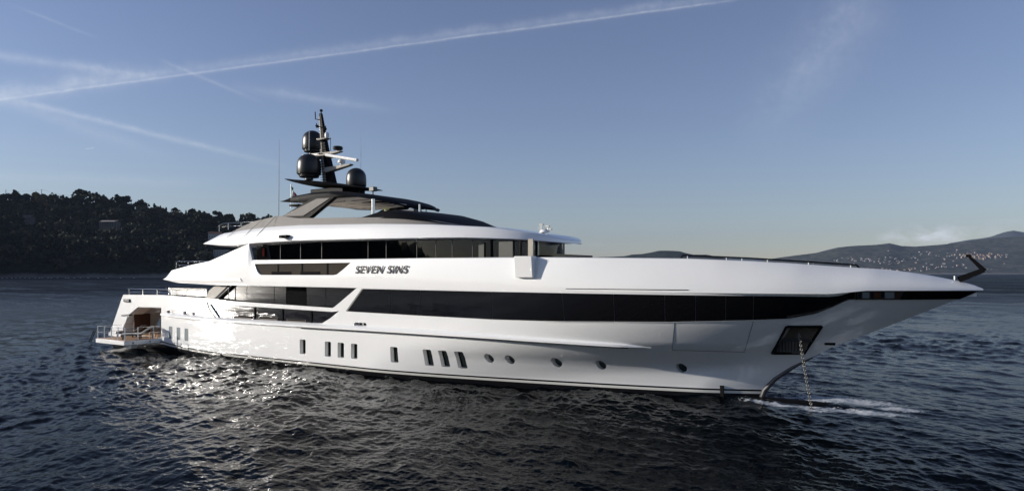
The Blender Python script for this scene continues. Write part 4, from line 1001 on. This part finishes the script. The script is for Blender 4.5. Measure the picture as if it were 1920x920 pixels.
    df = n.new('ShaderNodeBsdfDiffuse'); df.inputs[0].default_value = (.50, .53, .57, 1)
    mx = n.new('ShaderNodeMixShader'); L.new(mm('MULTIPLY', fm, .8), mx.inputs[0]); L.new(bs.outputs[0], mx.inputs[1]); L.new(df.outputs[0], mx.inputs[2]); L.new(mx.outputs[0], n['Material Output'].inputs[0])
    return m
sea.data.materials.append(sea_mat())

# ------------------------------------------------------------------ coasts
def fbm(x, y, seed, oct=5):
    g = np.random.default_rng(seed); out = np.zeros_like(x); amp = 1
    for o in range(oct):
        for k in range(4):
            a = g.uniform(0, 6.28); ph = g.uniform(0, 6.28); f = 2**o; out += amp*np.sin((x*math.cos(a)+y*math.sin(a))*f+ph)/2.2
        amp *= .52
    return out
def terrain(name, pxs, d0, d1, ridge_px, seed, rough, m, label, dback=1.35, nd=60, nl=160, prof=1.0, foot=0):
    """land whose skyline is given in photo pixels, standing between depths d0 (shore) and d1 (ridge)"""
    lx = np.linspace(pxs[0], pxs[1], nl); dd = np.concatenate([np.linspace(d0, d1, nd), np.linspace(d1, d1*dback, 14)[1:]])
    u, D = np.meshgrid((lx-960)/F, dd, indexing='ij'); l = u*D
    hr = (HZ-np.interp(lx, [p[0] for p in ridge_px], [p[1] for p in ridge_px]))/F*d1+CH
    t = (D-d0)/(d1-d0); p = np.where(t <= 1, np.clip(t, 0, 1)**prof, np.clip(1-(t-1)*(d1-d0)/(d1*(dback-1)), 0, 1))
    z = hr[:, None]*p+rough*fbm(l/(d1-d0)*5, D/(d1-d0)*5, seed)*np.clip(np.minimum(t*6, 1), 0, 1)*np.clip((1-t)*5, .15, 1)
    z = np.where(t <= 0, SEA-1, np.maximum(z, SEA-1)+np.where(t < .1, foot, 0)*np.clip(t*30, 0, 1))
    X = CX+RT[0]*l+FW[0]*D; Y = CY+RT[1]*l+FW[1]*D
    nn = len(dd); vs = np.stack([X, Y, z], -1).reshape(-1, 3); I = np.arange(nl*nn).reshape(nl, nn)
    fs = np.stack([I[:-1, :-1], I[1:, :-1], I[1:, 1:], I[:-1, 1:]], -1).reshape(-1, 4)
    me = bpy.data.meshes.new(name); me.from_pydata(vs.tolist(), [], fs.tolist()); me.polygons.foreach_set('use_smooth', [True]*len(me.polygons)); me.materials.append(m)
    o = bpy.data.objects.new(name, me); COL.objects.link(o); tag(o, kind='structure', label=label)
    def height(px, d):
        j = np.interp(px, lx, np.arange(nl)); k = np.interp(d, dd, np.arange(nn)); i0, k0 = min(int(j), nl-2), min(int(k), nn-2); fj, fk = j-i0, k-k0
        return z[i0, k0]*(1-fj)*(1-fk)+z[i0+1, k0]*fj*(1-fk)+z[i0, k0+1]*(1-fj)*fk+z[i0+1, k0+1]*fj*fk
    return o, height
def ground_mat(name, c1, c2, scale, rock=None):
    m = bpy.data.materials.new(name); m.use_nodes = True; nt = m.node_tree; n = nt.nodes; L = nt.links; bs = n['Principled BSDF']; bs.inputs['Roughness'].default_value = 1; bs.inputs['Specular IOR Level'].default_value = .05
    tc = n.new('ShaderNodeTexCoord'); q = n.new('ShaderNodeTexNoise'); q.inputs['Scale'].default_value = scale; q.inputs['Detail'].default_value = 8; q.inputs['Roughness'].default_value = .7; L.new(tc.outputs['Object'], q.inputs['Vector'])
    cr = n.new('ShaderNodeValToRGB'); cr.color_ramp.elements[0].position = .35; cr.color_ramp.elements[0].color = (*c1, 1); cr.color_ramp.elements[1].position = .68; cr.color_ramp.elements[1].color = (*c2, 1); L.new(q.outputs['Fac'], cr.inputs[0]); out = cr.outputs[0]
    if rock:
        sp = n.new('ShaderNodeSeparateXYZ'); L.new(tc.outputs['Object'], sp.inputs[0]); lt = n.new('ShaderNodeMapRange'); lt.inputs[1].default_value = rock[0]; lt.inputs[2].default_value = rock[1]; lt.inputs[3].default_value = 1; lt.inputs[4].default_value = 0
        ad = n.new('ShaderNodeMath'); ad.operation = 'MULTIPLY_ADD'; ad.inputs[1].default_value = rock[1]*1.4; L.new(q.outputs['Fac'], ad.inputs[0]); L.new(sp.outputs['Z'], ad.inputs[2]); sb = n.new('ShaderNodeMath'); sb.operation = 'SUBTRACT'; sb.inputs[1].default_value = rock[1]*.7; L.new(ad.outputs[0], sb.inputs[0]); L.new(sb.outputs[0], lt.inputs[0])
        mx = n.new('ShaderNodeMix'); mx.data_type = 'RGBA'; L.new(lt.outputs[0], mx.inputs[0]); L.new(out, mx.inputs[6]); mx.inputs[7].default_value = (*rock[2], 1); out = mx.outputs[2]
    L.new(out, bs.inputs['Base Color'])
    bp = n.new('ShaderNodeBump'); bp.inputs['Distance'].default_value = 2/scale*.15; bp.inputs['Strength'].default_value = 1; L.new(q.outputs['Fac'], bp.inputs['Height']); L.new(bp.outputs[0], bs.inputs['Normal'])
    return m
LR = [(-500, 270), (-300, 286), (-200, 298), (-120, 326), (-40, 362), (0, 376), (60, 377), (110, 381), (150, 383), (200, 384), (240, 388), (270, 398), (300, 402), (340, 405), (380, 410), (440, 417), (480, 421), (540, 430), (620, 448), (720, 476), (820, 502), (900, 514)]  # left end, out of view, is raised to shade the wooded slope
lhill, lh = terrain('headland', (-500, 900), 800, 1010, LR, 3, 3.0, ground_mat('headland scrub', (.010, .013, .008), (.032, .034, .022), .06, (2, 6, (.2, .19, .17))), 'dark wooded headland on the left shore', prof=.8, foot=3.0)
FR = [(1040, 500), (1085, 483), (1120, 482), (1150, 481), (1170, 480), (1185, 477), (1205, 476), (1222, 473), (1236, 470), (1255, 470), (1275, 471), (1285, 474), (1300, 477), (1325, 477), (1350, 482), (1380, 490), (1420, 500), (1460, 514)]
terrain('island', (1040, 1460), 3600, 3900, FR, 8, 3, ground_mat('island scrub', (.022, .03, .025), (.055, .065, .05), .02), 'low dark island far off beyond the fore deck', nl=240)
RR = [(1330, 514), (1380, 500), (1440, 485), (1480, 480), (1530, 474), (1570, 464), (1600, 461), (1640, 459), (1668, 456), (1690, 461), (1715, 462), (1745, 459.5), (1790, 456), (1830, 450), (1870, 446), (1920, 443), (2000, 440), (2100, 430), (2300, 438), (2600, 428), (2900, 452), (3300, 446), (3700, 500)]
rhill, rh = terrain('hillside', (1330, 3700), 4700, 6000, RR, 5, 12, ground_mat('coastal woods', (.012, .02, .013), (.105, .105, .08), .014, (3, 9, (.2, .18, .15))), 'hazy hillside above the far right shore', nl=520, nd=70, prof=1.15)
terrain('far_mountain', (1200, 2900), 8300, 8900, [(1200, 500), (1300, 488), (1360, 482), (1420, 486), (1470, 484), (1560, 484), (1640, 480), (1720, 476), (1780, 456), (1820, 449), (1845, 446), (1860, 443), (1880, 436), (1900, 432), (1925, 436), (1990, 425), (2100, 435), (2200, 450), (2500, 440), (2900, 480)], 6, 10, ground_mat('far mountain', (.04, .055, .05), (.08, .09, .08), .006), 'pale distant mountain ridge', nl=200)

def opposite_shore():
    m = ground_mat('opposite woods', (.012, .018, .010), (.035, .04, .025), .03); vs = []; n = 160
    for k in range(n+1):
        a = R(228+92*k/n); h = ip(k/n, [(0, 8), (.1, 16), (.2, 36), (.32, 62), (.45, 82), (.7, 95), (1, 100)])+4*math.sin(k*.37)+3*math.sin(k*1.3)+2*math.sin(k*2.9)
        h *= sst(0, .03, k/n)
        for d, z in ((820, SEA-1), (860, .25*h), (930, .72*h), (1000, h), (1150, .4*h), (1300, SEA-1)):
            vs.append(W(d*math.sin(a), d*math.cos(a), z))
    fs = [(k*6+j, k*6+j+1, k*6+j+7, k*6+j+6) for k in range(n) for j in range(5)]
    o = MB().add(vs, fs).build('hills', m, smooth=60); tag(o, kind='structure', label='dark wooded shore across the bay, mirrored in the yacht windows')
opposite_shore()
# ---- trees on the headland
def leaf_mat(name, c):
    m = bpy.data.materials.new(name); m.use_nodes = True; nt = m.node_tree; bs = nt.nodes['Principled BSDF']; bs.inputs['Roughness'].default_value = .9; bs.inputs['Specular IOR Level'].default_value = .1
    tc = nt.nodes.new('ShaderNodeTexCoord'); q = nt.nodes.new('ShaderNodeTexNoise'); q.inputs['Scale'].default_value = .35; nt.links.new(tc.outputs['Object'], q.inputs['Vector'])
    r = nt.nodes.new('ShaderNodeMix'); r.data_type = 'RGBA'; r.inputs[6].default_value = (*[v*.6 for v in c], 1); r.inputs[7].default_value = (*[v*1.4 for v in c], 1); nt.links.new(q.outputs['Fac'], r.inputs[0]); nt.links.new(r.outputs[2], bs.inputs['Base Color'])
    return m
LEAF = [leaf_mat('dark pine foliage', (.020, .026, .013)), leaf_mat('olive foliage', (.060, .060, .036)), leaf_mat('ochre foliage', (.13, .105, .04))]
BARK = mat('bark', (.08, .06, .045), .9)
def crown(r, lobes, nleaf, size, seed):
    g = np.random.default_rng(seed); out = []
    for k in range(nleaf):
        c, rad = lobes[g.integers(len(lobes))]
        d = g.normal(size=3); d /= np.linalg.norm(d); p = np.array(c)+d*np.array(rad)*g.uniform(.45, 1)**.5
        a = g.normal(size=3); a /= np.linalg.norm(a); e = np.cross(a, g.normal(size=3)); e /= np.linalg.norm(e); f = np.cross(a, e); s = size*g.uniform(.6, 1.4)
        out.append([p-e*s-f*s*.7, p+e*s-f*s*.7, p+e*s*.8+f*s, p-e*s*.8+f*s*.9])
    return np.array(out)
def crown_shape(kind, seed):
    g = random.Random(seed); lob = []
    if kind == 'umbrella':
        for k in range(11): an = g.uniform(0, 6.28); rr = g.uniform(0, 4.6); lob.append(((rr*math.cos(an), rr*math.sin(an), 8.2+g.uniform(-.8, 1.4)-.10*rr*rr), (2.1, 2.1, 1.7)))
        return lob
    if kind == 'tall':
        for k in range(9): h = k/8; an = g.uniform(0, 6.28); w = 2.6*(1-h*.75); lob.append(((w*.5*math.cos(an), w*.5*math.sin(an), 2+6.8*h), (w*.75, w*.75, 1.2)))
        return lob
    for k in range(9): an = g.uniform(0, 6.28); rr = g.uniform(0, 2.6); lob.append(((rr*math.cos(an), rr*math.sin(an), 3.4+g.uniform(-1.2, 2.2)), (1.7, 1.7, 1.3)))
    return lob
def quads(arr, name, m):
    me = bpy.data.meshes.new(name); v = arr.reshape(-1, 3); me.from_pydata(v.tolist(), [], np.arange(len(v)).reshape(-1, 4).tolist()); me.materials.append(m); return me
PROTO = []
for i, (kind, nl_, sz, lm) in enumerate([('umbrella', 420, .55, 0), ('round', 300, .5, 0), ('round', 300, .5, 1), ('tall', 300, .48, 0), ('round', 320, .5, 2), ('umbrella', 380, .55, 0), ('tall', 280, .5, 1), ('round', 300, .55, 0)]):
    cm = quads(crown(1, crown_shape(kind, 20+i), nl_, sz, 40+i), 'crown', LEAF[lm])
    hgt = 7.4 if kind == 'umbrella' else 3.6
    tm = MB().tube([(0, 0, -3), (.12, .05, hgt*.5), (0, .1, hgt)], [.34, .24, .12], 7)
    if kind == 'umbrella':
        for an in (.4, 2.4, 4.4): tm.tube([(0, .1, hgt*.72), (1.2*math.cos(an), 1.2*math.sin(an), hgt*.9), (2.6*math.cos(an), 2.6*math.sin(an), hgt)], [.14, .1, .05], 5)
    to = tm.build('trunk', BARK, None); tmesh = to.data; bpy.data.objects.remove(to)
    PROTO.append((kind, cm, tmesh))
def plant(pi, px, d, s, label, group, zoff=0, name=None):
    kind, cm, tm = PROTO[pi]; l = (px-960)/F*d; x, y, _ = W(l, d, 0); z = lh(px, d)+zoff
    e = empty(name or {'umbrella': 'umbrella_pine', 'tall': 'cypress_tree', 'round': 'oak_tree'}[kind], (x, y, z), rng.uniform(0, 6.28)); e.scale = (s*rng.uniform(.9, 1.15), s*rng.uniform(.9, 1.15), s)
    for nm, me in (('crown', cm), ('trunk', tm)):
        o = bpy.data.objects.new(nm, me); COL.objects.link(o); o.parent = e
    return tag(e, label, 'tree', group)
# trees that stand out
plant(0, 152, 1000, 2.35, 'broad tallest umbrella pine on the headland skyline, left of the yacht', 'trees on the headland', 0)
plant(5, 222, 1000, 1.8, 'wide flat-topped pine on the skyline right of the tallest umbrella pine', 'trees on the headland', 0)
plant(0, 236, 1005, 1.7, 'rounded dark pine merging with the flat-topped pine on the skyline', 'trees on the headland', 0)
plant(4, 72, 962, 3.0, 'yellow-ochre bushy tree high on the left of the dark headland', 'trees on the headland', 3)
plant(4, 90, 955, 2.0, 'smaller ochre shrub-like tree just below the yellow-ochre bushy tree', 'trees on the headland', 0)
plant(1, 268, 1003, 2.4, 'lone rounded tree at the step in the headland skyline', 'trees on the headland', 0)
plant(3, 290, 1003, 1.7, 'narrow upright tree next to the step in the headland skyline', 'trees on the headland', 0)
GR = 'trees on the headland'
LAB = {'umbrella': 'dark flat-topped pine in the row along the headland skyline', 'tall': 'dark upright tree in the row along the headland skyline', 'round': 'dark rounded tree in the row along the headland skyline'}
for k in range(125):
    px = -60+k*5.6+rng.uniform(-3, 3)
    if 140 < px < 165: continue
    pi = rng.choice([0, 1, 1, 2, 3, 7, 7, 5, 6]); plant(pi, px, rng.uniform(985, 1012), rng.choice([.8, 1.0, 1.25, 1.55, 1.85])*rng.uniform(.9, 1.15)*(.72 if PROTO[pi][0] == 'umbrella' else .85 if PROTO[pi][0] == 'tall' else 1), LAB[PROTO[pi][0]], 'trees along the headland skyline')
# the close-grown wood below the skyline: nobody could count it
def woods():
    gens = [crown(1, crown_shape(k, 70+i), 120, .75, 90+i) for i, k in enumerate(['round', 'round', 'umbrella', 'tall', 'round'])]
    g = np.random.default_rng(4); acc = [[], [], []]
    for k in range(3600):
        px = g.uniform(-480, 760); d = 806+200*g.uniform(0, 1)**.85
        gy = HZ-(lh(px, d)-CH)/d*F
        if any(abs(px-hx) < hw_ and hy-3 < gy < hy+22 for hx, hy, hw_ in ((206, 425, 22), (52, 413, 14), (403, 446, 18), (418, 479, 20))): continue
        q = gens[g.integers(5)]; s = g.choice([.7, .9, 1.2, 1.6, 2.1])*g.uniform(.85, 1.15); a = g.uniform(0, 6.28); ca, sa = math.cos(a), math.sin(a)
        p = q*s; p = np.stack([p[..., 0]*ca-p[..., 1]*sa, p[..., 0]*sa+p[..., 1]*ca, p[..., 2]], -1); l = (px-960)/F*d; X, Y, _ = W(l, d, 0)
        acc[int(g.choice([0, 0, 0, 1, 1]))].append(p+np.array([X, Y, lh(px, d)-1.8*s]))
    allq = np.concatenate([np.concatenate(a) for a in acc[:2]]); me = quads(allq, 'woodland', LEAF[0]); me.materials.append(LEAF[1]); n0 = sum(len(a) for a in acc[0])
    mi = np.zeros(len(allq), np.int32); mi[n0:] = 1; me.polygons.foreach_set('material_index', mi)
    o = bpy.data.objects.new('woodland', me); COL.objects.link(o); tag(o, 'dense dark wood covering the headland slope', 'woodland', kind='stuff')
woods()
# ---- houses on the headland
SLATE = mat('weathered roof tiles', (.055, .045, .04), .9, noise=(2, .8, 1.2)); WALL = mat('pale render', (.42, .40, .37), .9, noise=(.8, .9, 1.08)); WALLD = mat('ochre render', (.13, .12, .105), .9, noise=(.8, .85, 1.1)); TILE = mat('clay roof tiles', (.20, .09, .055), .9, noise=(2, .8, 1.2)); DARKW = mat('window dark', (.02, .02, .025), .2)
BUOY = MB().lathe([(.05, -.3), (.5, -.1), (.6, .15), (.4, .5), (.1, .62), (.08, .8)], (0, 0, 0), 12).build('buoy', mat('white float', (.75, .75, .74), .4), None)
def house(px, py, wm, hm, dm, label, wall, flat=False, yaw=0, d=None, tile=None):
    if d is None:
        best = None
        for dd in np.linspace(806, 1005, 200):
            e = abs((HZ-(lh(px, dd)+0-CH)/dd*F)-py)
            if best is None or e < best[0]: best = (e, dd)
        d = best[1]-9
    l = (px-960)/F*d; X, Y, _ = W(l, d, 0); z = CH+(HZ-py)/F*d
    e = empty('villa', (X, Y, z), TH+yaw); tag(e, label, 'house')
    MB().box(-wm/2, wm/2, -dm/2, dm/2, -6, hm).build('wall', wall, e, smooth=0)
    if flat: MB().box(-wm/2-.3, wm/2+.3, -dm/2-.3, dm/2+.3, hm, hm+.5).build('roof', wall, e, smooth=0)
    else:
        mb = MB(); o = .6; mb.add([(-wm/2-o, -dm/2-o, hm), (wm/2+o, -dm/2-o, hm), (wm/2+o, dm/2+o, hm), (-wm/2-o, dm/2+o, hm), (-wm/2-o, 0, hm+dm*.28), (wm/2+o, 0, hm+dm*.28)], [(0, 1, 5, 4), (2, 3, 4, 5), (0, 4, 3), (1, 2, 5), (3, 2, 1, 0)]); mb.build('roof', tile or TILE, e, smooth=0)
    n = max(2, int(wm/3.2)); house.last = (d, z)
    for fl_ in range(max(1, int(hm/2.9))):
        for k in range(n):
            x = -wm/2+wm*(k+.5)/n; MB().box(x-.55, x+.55, -dm/2-.05, -dm/2+.1, .9+2.9*fl_, 2.2+2.9*fl_).build('window', DARKW, e, smooth=0)
house(206, 425, 23, 6.2, 10, 'grey villa with long pale awning in the middle of the wooded headland', WALLD, tile=SLATE)
_d, _z = house.last
house(52, 413, 14, 4.5, 9, 'small tiled house among trees at the far left of the headland', WALLD, tile=SLATE)
house(403, 446, 16, 5.5, 9, 'white villa with red tiled roof just left of the upper roof deck tip', WALL, yaw=R(20))
house(418, 479, 20, 6.5, 9, 'white two-storey house lower down the headland, showing between the yacht\'s two upper decks', WALL, flat=True)
e = empty('awning', W((203-960)/F*(_d-6.5), _d-6.5, _z+6.4), TH); e.name = 'awning'
tag(e, 'long pale awning over the terrace of the grey headland villa', 'awning'); MB().add([(-9, -2.2, 0), (9, -2.2, 0), (9, 1.5, 1.2), (-9, 1.5, 1.2), (-9, -2.2, -.12), (9, -2.2, -.12), (9, 1.5, 1.08), (-9, 1.5, 1.08)], [(0, 1, 2, 3), (7, 6, 5, 4), (0, 4, 5, 1), (1, 5, 6, 2), (2, 6, 7, 3), (3, 7, 4, 0)]).build('canvas', WALL, e, smooth=0)
for sx in (-8.5, 8.5): MB().tube([(sx, -2, -4), (sx, -2, 0)], .12, 6).build('pole', M['steeldull'], e)
for k, px in enumerate([4, 13, 22, 30, 38, 47, 55, 66, 74, 79, 90, 96, 108, 123, 128, 139, 151, 165, 184, 200, 226, 251]):
    d = 770+9*math.sin(k*2.1); x, y, _ = W((px-960)/F*d, d, 0); o = BUOY.copy() if k else BUOY
    if k: COL.objects.link(o)
    o.location = (x, y, SEA+.05)
    tag(o, 'small white float in the line of floats just off the dark headland shore', 'buoy', 'floats off the headland shore')
# utility poles and wire on the skyline
PT = []
for (px, pt, d, lab) in ((11, 356, 1005, 'short utility pole on the skyline at the far left edge'), (78, 354.5, 1000, 'tall utility pole on the headland skyline left of the tallest pine'), (18.5, 376, 985, 'pale pole standing below the skyline at the far left'), (131, 380, 975, 'slim pole below the tallest umbrella pine')):
    z0 = lh(px, d)-2; z1 = CH+(HZ-pt)/F*d; l = (px-960)/F*d; X, Y, _ = W(l, d, 0)
    e = empty('utility_pole', (X, Y, z0), TH); tag(e, lab, 'pole', 'utility poles on the headland')
    MB().tube([(0, 0, 0), (0, 0, z1-z0)], [.42, .34], 8).build('pole', M['steeldull'], e); MB().box(-1.1, 1.1, -.08, .08, z1-z0-1.0, z1-z0-.8).build('crossarm', M['steeldull'], e, smooth=0)
    PT.append(Vector((X, Y, z1-.5)))
mb = MB()
for a, c in ((PT[0], PT[1]), (PT[1], Vector(W((160-960)/F*1000, 1000, CH+(HZ-369)/F*1000)))):
    mb.tube([a.lerp(c, k/12)+Vector((0, 0, -2.2*math.sin(math.pi*k/12))) for k in range(13)], .06, 4)
tag(mb.build('power_line', M['matt']), 'thin power line sagging between the skyline poles', 'cable')
# ---- town on the far right shore: one house per object, shared meshes
def town():
    protos = []
    walls = [mat('town white', (.32, .31, .30), .9), mat('town peach', (.36, .27, .21), .9), mat('town cream', (.38, .33, .27), .9)]
    for i, (w, dpt, h, wl, flat) in enumerate([(17, 12, 9, 0, 1), (24, 13, 10, 0, 0), (15, 12, 14, 1, 0), (26, 13, 13, 1, 0), (18, 12, 10, 2, 0), (13, 10, 7, 0, 0)]):
        mb = MB().box(-w/2, w/2, -dpt/2, dpt/2, -8, h, 0)
        if flat: mb.box(-w/2-.4, w/2+.4, -dpt/2-.4, dpt/2+.4, h, h+.6, 0)
        else: mb.add([(-w/2-.6, -dpt/2-.6, h), (w/2+.6, -dpt/2-.6, h), (w/2+.6, dpt/2+.6, h), (-w/2-.6, dpt/2+.6, h), (-w/2, 0, h+3.2), (w/2, 0, h+3.2)], [(0, 1, 5, 4), (2, 3, 4, 5), (0, 4, 3), (1, 2, 5), (3, 2, 1, 0)], 1)
        for k in range(int(w/4)):
            for f in range(int(h/3.2)): x = -w/2+2+k*4; mb.box(x-.7, x+.7, -dpt/2-.06, -dpt/2+.1, .8+3.2*f, 2.4+3.2*f, 2)
        o = mb.build('p', [walls[wl], TILE, DARKW], None, smooth=0); protos.append(o.data); bpy.data.objects.remove(o)
    g = random.Random(12)
    cl = [  # name, count, px centre, py centre, spread, spread, mesh choices, label, group
        ('hill-top village', 62, 1850, 480, 42, 4.0, (2, 3, 3, 4, 0), 'peach or cream house crowded in the village high on the far hillside', 'houses of the hillside village'),
        ('v2', 16, 1800, 482, 34, 5, (0, 2, 4), 'pale house at the left edge of the village high on the far hillside', 'houses at the edge of the hillside village'),
        ('mid', 52, 1640, 488, 75, 4.5, (0, 0, 1, 5), 'white house scattered across the wooded slope above the bow', 'scattered houses above the bow'),
        ('upper', 22, 1740, 474, 70, 10, (0, 5, 1), 'small white house high among trees on the far slope', 'houses high on the far slope'),
        ('right', 34, 1790, 500, 95, 7, (0, 1, 5, 2), 'white house low on the far slope right of the bow', 'houses low on the far slope'),
        ('shore', 40, 1650, 508, 60, 3.0, (2, 3, 0, 4, 1), 'house on the far waterfront behind the bow', 'houses on the far waterfront'),
        ('left', 20, 1500, 499, 45, 4, (0, 1, 5), 'pale house on the far shore behind the bow rail', 'houses behind the bow rail')]
    for (_, cnt, cx_, cy_, sx, sy, ch, lab, grp) in cl:
        for k in range(cnt):
            px = g.gauss(cx_, sx*.55); py = g.gauss(cy_, sy*.7)
            if grp == 'houses of the hillside village': py += -.06*(abs(px-1850)-30)*0+ (.10*abs(px-1850))*.25
            best = None
            for dd in np.linspace(4710, 5950, 125):
                e_ = abs((HZ-(rh(px, dd)-CH)/dd*F)-py)
                if best is None or e_ < best[0]: best = (e_, dd)
            if best[0] > 2.5: continue
            d = best[1]; X, Y, _ = W((px-960)/F*d, d, 0)
            o = bpy.data.objects.new('town_house', protos[g.choice(ch)]); COL.objects.link(o); o.location = (X, Y, rh(px, d)); o.rotation_euler = (0, 0, TH+g.uniform(-.6, .6)); s = g.uniform(.38, .8); o.scale = (s, s, s)
            tag(o, lab, 'house', grp)
town()
# ------------------------------------------------------------------ haze
def haze():
    m = bpy.data.materials.new('sea haze'); m.use_nodes = True; nt = m.node_tree; n = nt.nodes; n.remove(n['Principled BSDF'])
    v = n.new('ShaderNodeVolumePrincipled'); v.inputs['Color'].default_value = (.34, .43, .62, 1); v.inputs['Density'].default_value = HAZE; v.inputs['Anisotropy'].default_value = 0.0
    nt.links.new(v.outputs[0], n['Material Output'].inputs['Volume'])
    o = MB().box(CX-14000, CX+14000, CY-14000, CY+14000, -6.5, 820).build('haze', m, smooth=0); tag(o, kind='stuff', label='pale sea haze filling the air')
    o.visible_shadow = True
HAZE = 4.2e-5
haze()
